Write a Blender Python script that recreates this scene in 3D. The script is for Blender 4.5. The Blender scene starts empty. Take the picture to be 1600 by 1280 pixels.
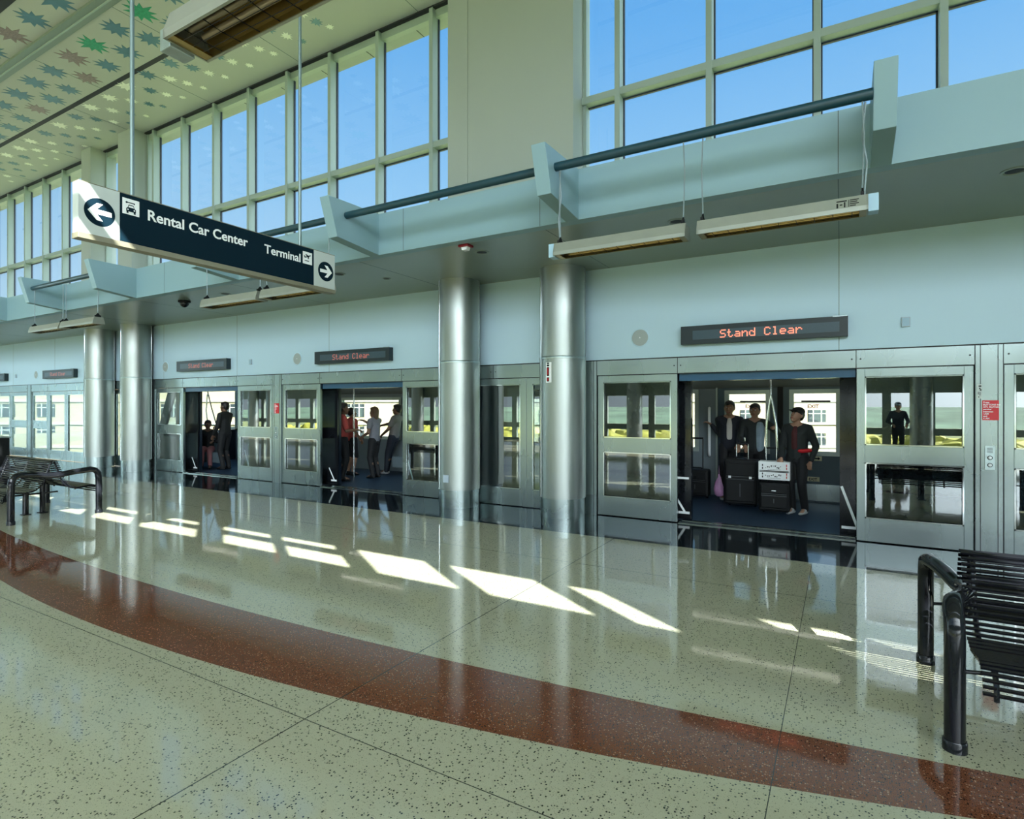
import bpy, bmesh, math, random
from mathutils import Vector, Matrix
random.seed(7)
scene = bpy.context.scene
COL = scene.collection

# ---------------------------------------------------------------- camera
cam_d = bpy.data.cameras.new('camera')
cam_d.sensor_fit = 'HORIZONTAL'; cam_d.sensor_width = 36.0
cam_d.lens = 890.0 / 1600.0 * 36.0
cam_d.shift_y = -5.0 / 1600.0
cam_d.clip_start = 0.05; cam_d.clip_end = 2000
cam = bpy.data.objects.new('camera', cam_d); COL.objects.link(cam)
cam.location = (0, 0, 1.63); cam.rotation_euler = (math.radians(90), 0, math.radians(30))
scene.camera = cam

# ---------------------------------------------------------------- light: sun, sky, exposure
SUN_TRAVEL = Vector((-0.836, 0.548, -0.712)).normalized()
sun_d = bpy.data.lights.new('sun', 'SUN'); sun_d.energy = 26.0; sun_d.angle = math.radians(0.22); sun_d.color = (1.0, 0.94, 0.84)
sun = bpy.data.objects.new('sun', sun_d); COL.objects.link(sun)
sun.rotation_euler = SUN_TRAVEL.to_track_quat('-Z', 'Y').to_euler(); sun.location = (30, -20, 30)

world = bpy.data.worlds.new('sky'); scene.world = world; world.use_nodes = True
wn = world.node_tree; wn.nodes.clear()
def N(t, **k):
    n = wn.nodes.new(t)
    for a, b in k.items(): setattr(n, a, b)
    return n
w_out = N('ShaderNodeOutputWorld'); w_bg = N('ShaderNodeBackground'); w_tc = N('ShaderNodeTexCoord')
w_sep = N('ShaderNodeSeparateXYZ'); w_ramp = N('ShaderNodeValToRGB')
wn.links.new(w_tc.outputs['Generated'], w_sep.inputs[0]); wn.links.new(w_sep.outputs['Z'], w_ramp.inputs[0])
cr = w_ramp.color_ramp
cr.elements[0].position = 0.0; cr.elements[0].color = (0.55, 0.66, 0.72, 1)
cr.elements[1].position = 1.0; cr.elements[1].color = (0.035, 0.16, 0.48, 1)
for p, c in ((0.12, (0.40, 0.56, 0.72)), (0.35, (0.245, 0.47, 0.72)), (0.55, (0.12, 0.35, 0.68))):
    e = cr.elements.new(p); e.color = (*c, 1)
# brighter sky around the sun
w_dot = N('ShaderNodeVectorMath', operation='DOT_PRODUCT'); w_dot.inputs[1].default_value = tuple(-SUN_TRAVEL)
wn.links.new(w_tc.outputs['Generated'], w_dot.inputs[0])
w_max = N('ShaderNodeMath', operation='MAXIMUM'); w_max.inputs[1].default_value = 0.0
wn.links.new(w_dot.outputs['Value'], w_max.inputs[0])
w_pow = N('ShaderNodeMath', operation='POWER'); w_pow.inputs[1].default_value = 3.0
wn.links.new(w_max.outputs[0], w_pow.inputs[0])
w_mul = N('ShaderNodeMath', operation='MULTIPLY'); w_mul.inputs[1].default_value = 15.0
wn.links.new(w_pow.outputs[0], w_mul.inputs[0])
w_mix = N('ShaderNodeMix', data_type='RGBA', blend_type='ADD'); w_mix.inputs[0].default_value = 1.0
w_glow = N('ShaderNodeVectorMath', operation='SCALE'); w_glow.inputs[0].default_value = (0.86, 0.96, 1.0)
wn.links.new(w_mul.outputs[0], w_glow.inputs['Scale'])
wn.links.new(w_ramp.outputs[0], w_mix.inputs[6]); wn.links.new(w_glow.outputs[0], w_mix.inputs[7])
wn.links.new(w_mix.outputs[2], w_bg.inputs[0]); wn.links.new(w_bg.outputs[0], w_out.inputs[0])
w_bg.inputs[1].default_value = 1.0

vs = scene.view_settings
scene.display_settings.display_device = 'sRGB'
vs.view_transform = 'Standard'; vs.look = 'None'; vs.gamma = 1.0; vs.use_curve_mapping = False
vs.exposure = 0.45
scene.cycles.max_bounces = 10; scene.cycles.diffuse_bounces = 5; scene.cycles.glossy_bounces = 5
scene.cycles.transmission_bounces = 4; scene.cycles.transparent_max_bounces = 16
scene.cycles.caustics_reflective = False; scene.cycles.caustics_refractive = False
scene.cycles.sample_clamp_indirect = 6.0
scene.cycles.use_denoising = True

# ---------------------------------------------------------------- materials
def mat(name, col, rough=0.5, metal=0.0, spec=0.5, var=0.06, nscale=8.0, stretch=(1, 1, 1), coat=0.0, rvar=0.0, emit=None, estr=0.0, aniso=0.0):
    m = bpy.data.materials.new(name); m.use_nodes = True
    nt = m.node_tree; b = nt.nodes['Principled BSDF']
    b.inputs['Roughness'].default_value = rough; b.inputs['Metallic'].default_value = metal
    b.inputs['Specular IOR Level'].default_value = spec; b.inputs['Coat Weight'].default_value = coat
    b.inputs['Anisotropic'].default_value = aniso
    geo = nt.nodes.new('ShaderNodeNewGeometry'); mp = nt.nodes.new('ShaderNodeMapping'); mp.inputs['Scale'].default_value = stretch
    no = nt.nodes.new('ShaderNodeTexNoise'); no.inputs['Scale'].default_value = nscale; no.inputs['Detail'].default_value = 3
    nt.links.new(geo.outputs['Position'], mp.inputs[0]); nt.links.new(mp.outputs[0], no.inputs['Vector'])
    mr = nt.nodes.new('ShaderNodeMapRange'); mr.inputs[3].default_value = 1 - var; mr.inputs[4].default_value = 1 + var
    nt.links.new(no.outputs[0], mr.inputs[0])
    sc = nt.nodes.new('ShaderNodeVectorMath'); sc.operation = 'SCALE'; sc.inputs[0].default_value = col
    nt.links.new(mr.outputs[0], sc.inputs['Scale']); nt.links.new(sc.outputs[0], b.inputs['Base Color'])
    if rvar:
        r2 = nt.nodes.new('ShaderNodeMapRange'); r2.inputs[3].default_value = max(0, rough - rvar); r2.inputs[4].default_value = rough + rvar
        nt.links.new(no.outputs[0], r2.inputs[0]); nt.links.new(r2.outputs[0], b.inputs['Roughness'])
    if emit:
        b.inputs['Emission Color'].default_value = (*emit, 1); b.inputs['Emission Strength'].default_value = estr
    return m

def glass(name, tint=(0.9, 0.96, 0.97), refl=0.06, ior=1.5):
    m = bpy.data.materials.new(name); m.use_nodes = True; nt = m.node_tree; nt.nodes.clear()
    o = nt.nodes.new('ShaderNodeOutputMaterial'); mx = nt.nodes.new('ShaderNodeMixShader')
    t = nt.nodes.new('ShaderNodeBsdfTransparent'); t.inputs[0].default_value = (*tint, 1)
    g = nt.nodes.new('ShaderNodeBsdfGlossy'); g.inputs['Roughness'].default_value = 0.0; g.inputs[0].default_value = (0.95, 1, 1, 1)
    f = nt.nodes.new('ShaderNodeFresnel'); f.inputs[0].default_value = ior
    a = nt.nodes.new('ShaderNodeMath'); a.operation = 'ADD'; a.inputs[1].default_value = refl; a.use_clamp = True
    gb = nt.nodes.new('ShaderNodeNewGeometry'); fm = nt.nodes.new('ShaderNodeMath'); fm.operation = 'SUBTRACT'; fm.inputs[0].default_value = 1.0; nt.links.new(gb.outputs['Backfacing'], fm.inputs[1])
    pm = nt.nodes.new('ShaderNodeMath'); pm.operation = 'MULTIPLY'   # the pane reflects at the face the light enters by
    nt.links.new(f.outputs[0], a.inputs[0]); nt.links.new(a.outputs[0], pm.inputs[0]); nt.links.new(fm.outputs[0], pm.inputs[1]); nt.links.new(pm.outputs[0], mx.inputs[0])
    nt.links.new(t.outputs[0], mx.inputs[1]); nt.links.new(g.outputs[0], mx.inputs[2]); nt.links.new(mx.outputs[0], o.inputs[0])
    return m

def terrazzo(name, base, chips, light=None, scale=75.0, dens=0.16, rough=0.11, joints=True, chipr=0.42, base2=None):
    m = bpy.data.materials.new(name); m.use_nodes = True; nt = m.node_tree; b = nt.nodes['Principled BSDF']; L = nt.links.new
    geo = nt.nodes.new('ShaderNodeNewGeometry')
    def vor(s, seed):
        mp = nt.nodes.new('ShaderNodeMapping'); mp.inputs['Location'].default_value = (seed, seed * 2, 0); L(geo.outputs['Position'], mp.inputs[0])
        v = nt.nodes.new('ShaderNodeTexVoronoi'); v.inputs['Scale'].default_value = s; L(mp.outputs[0], v.inputs['Vector']); return v
    def M(op, a, bb):
        n = nt.nodes.new('ShaderNodeMath'); n.operation = op
        for i, x in enumerate((a, bb)):
            if isinstance(x, (int, float)): n.inputs[i].default_value = x
            else: L(x, n.inputs[i])
        return n.outputs[0]
    def MIX(f, a, bb):
        n = nt.nodes.new('ShaderNodeMix'); n.data_type = 'RGBA'; L(f, n.inputs[0])
        for i, x in ((6, a), (7, bb)):
            if isinstance(x, tuple): n.inputs[i].default_value = (*x, 1)
            else: L(x, n.inputs[i])
        return n.outputs[2]
    no = nt.nodes.new('ShaderNodeTexNoise'); no.inputs['Scale'].default_value = 260.0; no.inputs['Detail'].default_value = 2; L(geo.outputs['Position'], no.inputs['Vector'])
    no2 = nt.nodes.new('ShaderNodeMapRange'); no2.inputs[1].default_value = 0.35; no2.inputs[2].default_value = 0.65; L(no.outputs[0], no2.inputs[0])
    c = MIX(no2.outputs[0], base, base2 or tuple(x * 0.86 for x in base))
    for i, (s, d, colr) in enumerate([(scale, dens, chips), (scale * 1.9, dens * 0.8, tuple((x + y) / 2 for x, y in zip(chips, base)))] + ([(scale * 0.9, dens * 0.6, light)] if light else [])):
        v = vor(s, 3.1 * (i + 1)); sp = nt.nodes.new('ShaderNodeSeparateColor'); L(v.outputs['Color'], sp.inputs[0])
        pick = M('MULTIPLY', M('LESS_THAN', sp.outputs[0], d), M('LESS_THAN', v.outputs['Distance'], chipr))
        c = MIX(pick, c, colr)
    if joints:
        s = nt.nodes.new('ShaderNodeSeparateXYZ'); L(geo.outputs['Position'], s.inputs[0])
        acc = None
        for ax, p, w in (('Y', 5.46, 0.0035), ('Y', 2.03, 0.0025), ('X', -2.42, 0.0035), ('X', -0.26, 0.002), ('X', -14.28, 0.004), ('X', -10.47, 0.003), ('Y', -2.03, 0.003)):
            k = M('LESS_THAN', M('ABSOLUTE', M('SUBTRACT', s.outputs[ax], p), 0.0), w)
            acc = k if acc is None else M('MAXIMUM', acc, k)
        c = MIX(acc, c, (0.03, 0.035, 0.03))
    L(c, b.inputs['Base Color'])
    nz = nt.nodes.new('ShaderNodeTexNoise'); nz.inputs['Scale'].default_value = 1.3; L(geo.outputs['Position'], nz.inputs['Vector'])
    rr = nt.nodes.new('ShaderNodeMapRange'); rr.inputs[3].default_value = rough * 0.5; rr.inputs[4].default_value = rough * 1.5; L(nz.outputs[0], rr.inputs[0]); L(rr.outputs[0], b.inputs['Roughness'])
    # faint waviness of the polish
    nb = nt.nodes.new('ShaderNodeTexNoise'); nb.inputs['Scale'].default_value = 5.0; L(geo.outputs['Position'], nb.inputs['Vector'])
    bp = nt.nodes.new('ShaderNodeBump'); bp.inputs['Strength'].default_value = 0.035; bp.inputs['Distance'].default_value = 0.02; L(nb.outputs[0], bp.inputs['Height']); L(bp.outputs[0], b.inputs['Normal'])
    b.inputs['Specular IOR Level'].default_value = 0.75
    return m

WALL = mat('painted_wall', (0.50, 0.69, 0.82), 0.45, var=0.015, nscale=1.5)
PIER = mat('painted_pier', (0.37, 0.41, 0.375), 0.5, var=0.02, nscale=1.5)
CEIL = mat('ceiling_panel', (0.44, 0.46, 0.415), 0.55, var=0.02, nscale=2)
SOFF = mat('soffit_paint', (0.205, 0.255, 0.22), 0.28, var=0.02, nscale=2)
FASC = mat('fascia_paint', (0.225, 0.36, 0.405), 0.45, var=0.015, nscale=2)
JOINT = mat('joint_shadow_gap', (0.10, 0.14, 0.14), 0.6)
DARKJ = mat('dark_gap', (0.012, 0.014, 0.018), 0.6)
ALU = mat('window_frame_paint', (0.33, 0.405, 0.375), 0.4, var=0.02)
ALUD = mat('window_gasket', (0.02, 0.03, 0.05), 0.5)
STEEL = mat('brushed_steel', (0.325, 0.385, 0.385), 0.27, 1.0, var=0.05, nscale=2.0, stretch=(1.0, 1.0, 0.3), rvar=0.04, aniso=0.4)
STEELC = mat('column_cladding', (0.36, 0.395, 0.38), 0.40, 1.0, var=0.14, nscale=1.6, stretch=(1.5, 1.5, 0.8), rvar=0.08)
STEELD = mat('scuffed_steel', (0.42, 0.50, 0.50), 0.42, 1.0, var=0.25, nscale=30.0, rvar=0.1)
CHROME = mat('polished_steel', (0.75, 0.80, 0.82), 0.12, 1.0, var=0.03)
RAIL = mat('dark_teal_paint', (0.008, 0.045, 0.065), 0.3, var=0.05)
NAVY = mat('sign_navy', (0.0018, 0.013, 0.023), 0.6, spec=0.1, var=0.03)
SIGNW = mat('sign_white', (0.50, 0.55, 0.53), 0.4, var=0.02)
SIGNF = mat('sign_frame', (0.24, 0.225, 0.16), 0.4, 0.3)
SIGNT = mat('sign_lettering', (0.85, 0.88, 0.88), 0.5, var=0.01)
BLACK = mat('black_gloss', (0.008, 0.009, 0.012), 0.10, spec=0.35, var=0.1)
BLACKM = mat('black_matt', (0.005, 0.006, 0.007), 0.5, spec=0.25, var=0.1)
LEDBOX = mat('led_housing', (0.004, 0.016, 0.022), 0.35)
LEDSCR = mat('led_screen', (0.035, 0.070, 0.095), 0.3, var=0.5, nscale=160.0)
LEDON = mat('led_lit', (0.9, 0.25, 0.16), 0.5, emit=(1.0, 0.22, 0.13), estr=1.3)
LEDDIM = mat('led_lit_dim', (0.35, 0.12, 0.10), 0.5, emit=(1.0, 0.25, 0.18), estr=0.28)
GRILLE = mat('speaker_grille', (0.36, 0.42, 0.42), 0.5, var=0.25, nscale=300.0)
PLATE = mat('grey_plate', (0.40, 0.48, 0.56), 0.4)
REDP = mat('red_notice', (0.62, 0.015, 0.025), 0.4, var=0.04)
REDM = mat('red_plastic', (0.25, 0.01, 0.02), 0.4)
HEATM = mat('heater_casing', (0.29, 0.31, 0.27), 0.40, 0.35, var=0.08, rvar=0.05)
HEATR = mat('heater_reflector', (0.34, 0.25, 0.09), 0.28, 0.85, var=0.15)
HEATE = mat('heater_element', (0.24, 0.20, 0.13), 0.35, 0.3)
BLUEB = mat('pale_blue_box', (0.34, 0.52, 0.66), 0.4)
RODM = mat('rod_grey', (0.20, 0.27, 0.27), 0.35, 0.4)
CABLE = mat('cable_grey', (0.22, 0.28, 0.30), 0.45, 0.3)
FLOOR = terrazzo('terrazzo_beige', (0.43, 0.43, 0.31), (0.03, 0.035, 0.03), scale=92.0, dens=0.18, chipr=0.40, rough=0.055)
REDT = terrazzo('terrazzo_red', (0.085, 0.026, 0.015), (0.03, 0.011, 0.009), light=(0.36, 0.20, 0.13), scale=120.0, dens=0.24, rough=0.06, base2=(0.23, 0.085, 0.042))
GRAN = terrazzo('granite_black', (0.008, 0.014, 0.018), (0.045, 0.06, 0.065), scale=70.0, dens=0.12, rough=0.06, joints=False)
GLASS = glass('clear_glass', (0.93, 0.97, 0.99), 0.02)
PGLASS = glass('screen_door_glass', (0.62, 0.72, 0.74), 0.16, 1.6)
TGLASS = glass('train_glass', (0.75, 0.82, 0.84), 0.04)
STARM = mat('star_foil_blue', (0.095, 0.21, 0.27), 0.35, 0.3, var=0.3, nscale=4.0)
STARGLINT = mat('star_foil_glint', (0.90, 0.92, 0.80), 0.45, 0.0, var=0.08, nscale=5.0)  # bright reflections on the foil, put into a white base colour
STARG = mat('star_foil_green', (0.03, 0.33, 0.17), 0.35, 0.3, var=0.5, nscale=25.0)
STARR = mat('star_foil_rose', (0.27, 0.20, 0.19), 0.35, 0.3, var=0.5, nscale=30.0)
STARY = mat('star_foil_gold', (0.42, 0.38, 0.25), 0.35, 0.3, var=0.4, nscale=15.0)
TRAINB = mat('train_body_navy', (0.006, 0.011, 0.020), 0.25, var=0.1)
TRAINBL = mat('train_header_blue', (0.020, 0.085, 0.17), 0.25, var=0.05)
TRAINF = mat('train_floor', (0.010, 0.030, 0.060), 0.5, var=0.2, nscale=20)
TRAINW = mat('train_wall_panel', (0.17, 0.215, 0.245), 0.5, var=0.03)
TRAINC = mat('train_ceiling', (0.30, 0.33, 0.32), 0.5)
TRAIND = mat('train_door_grey', (0.055, 0.10, 0.13), 0.4)
TRIMW = mat('train_window_trim', (0.42, 0.50, 0.48), 0.35, 0.3)
STICK = mat('white_sticker', (0.85, 0.88, 0.9), 0.5)
STICKC = mat('cream_sticker', (0.85, 0.82, 0.58), 0.5)
LAMP = mat('train_lamp', (0.9, 0.9, 0.85), 0.5, emit=(1.0, 0.97, 0.86), estr=1.0)
SEATM = mat('seat_shell_grey', (0.15, 0.20, 0.23), 0.45)
BEIGE = mat('garage_beige', (0.205, 0.16, 0.10), 0.7, var=0.03, nscale=0.4)
BEIGEB = mat('garage_band', (0.24, 0.205, 0.15), 0.7, var=0.03, nscale=0.4)
WINDK = mat('garage_window', (0.010, 0.014, 0.015), 0.6, spec=0.2, var=0.3, nscale=0.7)
WHITEP = mat('white_frame', (0.25, 0.235, 0.20), 0.5)
GROUND = mat('ground_grass', (0.16, 0.19, 0.07), 0.9, var=0.4, nscale=0.15)
HILL = mat('wooded_hill', (0.085, 0.145, 0.095), 0.9, var=0.95, nscale=0.045)
BUSH = mat('bush_leaf', (0.30, 0.30, 0.035), 0.7, var=0.6, nscale=1.5)
ASPH = mat('track_concrete', (0.20, 0.21, 0.20), 0.8, var=0.15, nscale=1.0)

# ---------------------------------------------------------------- mesh helpers
class MB:
    def __init__(s): s.v = []; s.f = []; s.m = []; s.mi = 0
    def add(s, vs, fs):
        o = len(s.v); s.v += [tuple(x) for x in vs]; s.f += [tuple(i + o for i in f) for f in fs]; s.m += [s.mi] * len(fs); return s
    def box(s, x0, x1, y0, y1, z0, z1):
        return s.add([(x, y, z) for x in (x0, x1) for y in (y0, y1) for z in (z0, z1)],
                     [(0, 1, 3, 2), (4, 6, 7, 5), (0, 4, 5, 1), (2, 3, 7, 6), (0, 2, 6, 4), (1, 5, 7, 3)])
    def hexa(s, a, b):   # two quads -> solid
        return s.add(list(a) + list(b), [(0, 1, 2, 3), (7, 6, 5, 4), (0, 4, 5, 1), (1, 5, 6, 2), (2, 6, 7, 3), (3, 7, 4, 0)])
    def prism(s, pts, axis, a, b):
        n = len(pts)
        def P(p, t): return {'x': (t, p[0], p[1]), 'y': (p[0], t, p[1]), 'z': (p[0], p[1], t)}[axis]
        return s.add([P(p, a) for p in pts] + [P(p, b) for p in pts],
                     [tuple(range(n)), tuple(range(2 * n - 1, n - 1, -1))] + [(i, (i + 1) % n, n + (i + 1) % n, n + i) for i in range(n)])
    def tube(s, pts, r, n=10, caps=True, r2=None, flat=1.0):
        P = [Vector(p) for p in pts]; rings = []
        t0 = (P[1] - P[0]).normalized(); u = t0.orthogonal().normalized()
        if flat != 1.0:
            u = Vector((1, 0, 0)); u = (u - t0 * u.dot(t0)).normalized()
        for i, p in enumerate(P):
            t = (P[min(i + 1, len(P) - 1)] - P[max(i - 1, 0)]).normalized()
            u = (u - t * u.dot(t)).normalized(); w = t.cross(u)
            rr = r if r2 is None else r + (r2 - r) * i / (len(P) - 1)
            rings.append([p + u * math.cos(2 * math.pi * k / n) * rr + w * math.sin(2 * math.pi * k / n) * rr * flat for k in range(n)])
        vs = [q for R in rings for q in R]; fs = []
        for i in range(len(P) - 1):
            for k in range(n): fs.append((i * n + k, i * n + (k + 1) % n, (i + 1) * n + (k + 1) % n, (i + 1) * n + k))
        if caps: fs += [tuple(range(n - 1, -1, -1)), tuple(range((len(P) - 1) * n, len(P) * n))]
        return s.add(vs, fs)
    def lathe(s, c, prof, n=32, axis='z'):
        vs = []; fs = []
        for r, h in prof:
            for k in range(n):
                a = 2 * math.pi * k / n; x, y = r * math.cos(a), r * math.sin(a)
                vs.append({'z': (c[0] + x, c[1] + y, c[2] + h), 'y': (c[0] + x, c[1] + h, c[2] + y), 'x': (c[0] + h, c[1] + x, c[2] + y)}[axis])
        for i in range(len(prof) - 1):
            for k in range(n): fs.append((i * n + k, i * n + (k + 1) % n, (i + 1) * n + (k + 1) % n, (i + 1) * n + k))
        fs += [tuple(range(n - 1, -1, -1)), tuple(range((len(prof) - 1) * n, len(prof) * n))]
        return s.add(vs, fs)
    def ball(s, c, r, n=10, sc=(1, 1, 1)):
        prof = [(max(1e-4, math.sin(math.pi * i / n)) , -math.cos(math.pi * i / n)) for i in range(n + 1)]
        o = len(s.v); s.lathe((0, 0, 0), prof, n * 2)
        for i in range(o, len(s.v)):
            x, y, z = s.v[i]; s.v[i] = (c[0] + x * r * sc[0], c[1] + y * r * sc[1], c[2] + z * r * sc[2])
        return s
    def map(s, fn): s.v = [tuple(fn(p)) for p in s.v]; return s

ORG = {}
def obj(name, mb, m, parent=None, smooth=None, bevel=0.0, label=None, kind=None):
    org = ORG.get(parent.name, Vector((0, 0, 0))) if parent else Vector((0, 0, 0))
    me = bpy.data.meshes.new(name)
    me.from_pydata([Vector(v) - org for v in mb.v], [], mb.f)
    ms = m if isinstance(m, (list, tuple)) else [m]
    for x in ms: me.materials.append(x)
    if len(ms) > 1:
        for p, i in zip(me.polygons, mb.m): p.material_index = i
    bm = bmesh.new(); bm.from_mesh(me); bmesh.ops.recalc_face_normals(bm, faces=bm.faces); bm.to_mesh(me); bm.free()
    if smooth:
        me.polygons.foreach_set('use_smooth', [True] * len(me.polygons)); me.set_sharp_from_angle(angle=math.radians(smooth))
    o = bpy.data.objects.new(name, me); COL.objects.link(o)
    if parent: o.parent = parent; ORG[o.name] = org
    if bevel:
        b = o.modifiers.new('edge', 'BEVEL'); b.width = bevel; b.segments = 2; b.limit_method = 'ANGLE'
    if label: o['label'] = label
    if kind: o['kind'] = kind
    return o
def tag(o, label, cat, group=None):
    o['label'] = label; o['category'] = cat
    if group: o['group'] = group
    return o
def thing(name, loc, label, cat, group=None):
    o = bpy.data.objects.new(name, None); COL.objects.link(o); o.location = loc; o.empty_display_size = 0.1
    ORG[o.name] = Vector(loc); return tag(o, label, cat, group)
def struct(name, mb, m, parent=None, smooth=None, bevel=0.0):
    return obj(name, mb, m, parent, smooth, bevel, kind=None if parent else 'structure')
def copy_tree(o, delta, label=None, parent=None):
    c = o.copy(); COL.objects.link(c)
    if parent: c.parent = parent
    else:
        c.location = Vector(o.location) + Vector(delta); ORG[c.name] = c.location.copy()
    if label: c['label'] = label
    for ch in list(o.children): copy_tree(ch, (0, 0, 0), None, c)
    return c
def text_mb(s, size, origin, u, v, nrm, depth=0.004, align='LEFT', bold=0.0):
    """the words as a thin solid; u and v are the directions of reading and of up"""
    cu = bpy.data.curves.new('t', 'FONT'); cu.body = s; cu.size = size; cu.extrude = depth / 2; cu.align_x = align; cu.resolution_u = 3; cu.offset = bold
    o = bpy.data.objects.new('t', cu); COL.objects.link(o)
    dg = bpy.context.evaluated_depsgraph_get(); me = bpy.data.meshes.new_from_object(o.evaluated_get(dg))
    U, V, W, O = Vector(u), Vector(v), Vector(nrm), Vector(origin)
    mb = MB(); mb.add([O + U * p.co.x + V * p.co.y + W * p.co.z for p in me.vertices], [tuple(p.vertices) for p in me.polygons])
    COL.objects.unlink(o); bpy.data.objects.remove(o); bpy.data.curves.remove(cu); bpy.data.meshes.remove(me)
    return mb
# ================================================================ the hall
D = 8.05; XL, XR = -42.0, 16.0; ZS = 3.683; ZC = 8.53
def arc_up(x): return 41.906 - math.sqrt(39.049 ** 2 - (x + 5.026) ** 2)
def arc_lo(x): return 21.339 - math.sqrt(max(1.0, 19.215 ** 2 - (x + 4.822) ** 2)) if abs(x + 4.822) < 19 else 99.0
fl, rd = MB(), MB()
xs = [XL + i * (XR - XL) / 290 for i in range(291)]
def strip(mb, f0, f1):
    for a, b in zip(xs[:-1], xs[1:]):
        q = [(a, f0(a)), (b, f0(b)), (b, f1(b)), (a, f1(a))]
        if q[3][1] - q[0][1] > 1e-5 or q[2][1] - q[1][1] > 1e-5: mb.add([(x, y, 0) for x, y in q], [(0, 1, 2, 3)])
lo = lambda x: min(arc_lo(x), arc_up(x))
strip(fl, lambda x: -8.3, lo); strip(rd, lo, arc_up); strip(fl, arc_up, lambda x: 6.70)
floor = struct('floor', fl, FLOOR)
struct('inlay_band', rd, REDT, floor)
struct('granite_strip', MB().add([(XL, 6.70, 0), (XR, 6.70, 0), (XR, 8.30, 0), (XL, 8.30, 0)], [(0, 1, 2, 3)]), GRAN, floor)
struct('floor_slab', MB().box(XL, XR, -8.3, 8.30, -1.2, -0.02), ASPH, floor)

# wall above the platform doors, with panel joints
wall = struct('wall_back', MB().box(XL, XR, D, D + 0.12, 2.315, ZS + 0.02), WALL)
JX = [-0.02 - 2.953 * k for k in range(-2, 12)]
jb = MB()
for x in JX:
    if x not in (JX[3],): jb.box(x - 0.003, x + 0.003, D - 0.0015, D, 2.315, ZS)
struct('panel_joint', jb, JOINT, wall)
struct('base_joint', MB().box(XL, XR, D - 0.004, D, 2.305, 2.322), DARKJ, wall)
# soffit over the doors, the fascia in front of it, and the ledge on top
soff = struct('ceiling_1', MB().box(XL, XR, 5.80, D + 0.1, ZS, ZS + 0.08), SOFF)
jb = MB()
for x in JX: jb.box(x - 0.004, x + 0.004, 5.80, D, ZS - 0.0015, ZS)
struct('panel_joint', jb, JOINT, soff)
fas = struct('trim_1', MB().box(XL, XR, 5.78, 5.92, ZS - 0.003, 4.235), FASC)
jb = MB()
for x in (-0.02, -2.97, -4.99, -10.6): jb.box(x - 0.004, x + 0.004, 5.7785, 5.78, ZS, 4.235)
struct('panel_joint', jb, JOINT, fas)
struct('ledge', MB().box(XL, XR, 5.92, 8.0, 4.19, 4.225), FASC, fas)
# fins that carry the rails
FIN = [(0.295, 5.278, 5.112, 3.787, 4.25), (-2.572, 5.10, 4.96, 3.75, 4.209), (-5.50, 5.05, 4.905, 3.742, 4.214), (-8.53, 5.08, 4.93, 3.745, 4.235),
       (-11.62, 5.12, 4.98, 3.75, 4.25), (-14.42, 5.14, 5.0, 3.75, 4.25), (-17.4, 5.14, 5.0, 3.75, 4.25), (3.25, 5.278, 5.112, 3.787, 4.25)]
for i, (x, yb, yt, zb, zt) in enumerate(FIN):
    struct('trim_%d' % (i + 2), MB().prism([(yb, zb), (5.79, ZS - 0.004), (5.79, 4.236), (yt, zt)], 'x', x - 0.078, x + 0.078), FASC, bevel=0.004)

# star ceiling
g = 0.045
c1 = struct('ceiling_2', MB().box(XL, XR, 6.285 + g, 8.35, ZC, ZC + 0.15), CEIL)
c2 = struct('ceiling_3', MB().box(XL, XR, 4.15, 6.285 - g, ZC, ZC + 0.15), CEIL)
c3 = struct('ceiling_4', MB().box(XL, XR, -1.2, 4.15, ZC + 0.02, ZC + 0.15), CEIL)
struct('ceiling_gap', MB().box(XL, XR, 6.235, 6.335, ZC - 0.002, ZC + 0.03), DARKJ, c1)
struct('edge_joint', MB().box(XL, XR, 7.80, 7.95, ZC - 0.03, ZC + 0.002), DARKJ, c1)
b = MB(); b.box(XL, XR, 4.80, 5.03, ZC - 0.05, ZC + 0.01); bm_ = struct('trim_20', b, SOFF)
struct('cover_strip', MB().box(XL, XR, 4.905, 4.93, ZC - 0.066, ZC - 0.05), ALU, bm_)
struct('trim_21', MB().box(XL, XR, 3.55, 4.15, ZC - 0.03, ZC + 0.03), DARKJ)
jb = MB()
for x in [-3.4 - 3.0 * k for k in range(11)]:
    jb.box(x - 0.006, x + 0.006, 6.33, 7.8, ZC - 0.0015, ZC)
struct('panel_joint', jb, JOINT, c1)
jb = MB()
for x in [-4.9 - 3.0 * k for k in range(10)]: jb.box(x - 0.006, x + 0.006, 5.03, 6.24, ZC - 0.0015, ZC)
struct('panel_joint', jb, JOINT, c2)
def star_mb(x, y, r, n, rot):
    pts = []
    for k in range(2 * n):
        a = rot + math.pi * k / n; rr = r * (1.0 if k % 2 == 0 else 0.52) * (1 + 0.10 * math.sin(5.1 * k + x * 7))
        pts.append((x + rr * math.cos(a), y + rr * math.sin(a)))
    return MB().prism(pts, 'z', ZC - 0.004, ZC - 0.0005)
rows = [(5.37, -10.62, 0.855, 0.275, 0.012, 0), (5.88, -12.07, 0.82, 0.245, 0.012, 0), (6.47, -11.70, 0.815, 0.185, 0.012, 1), (6.80, -12.26, 0.81, 0.14, 0.010, 1), (7.08, -12.11, 0.79, 0.115, 0.008, 2), (7.33, -12.71, 0.775, 0.085, 0.008, 2), (4.50, -12.45, 0.9, 0.30, 0.0, 0)]
rs = random.Random(4)
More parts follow.
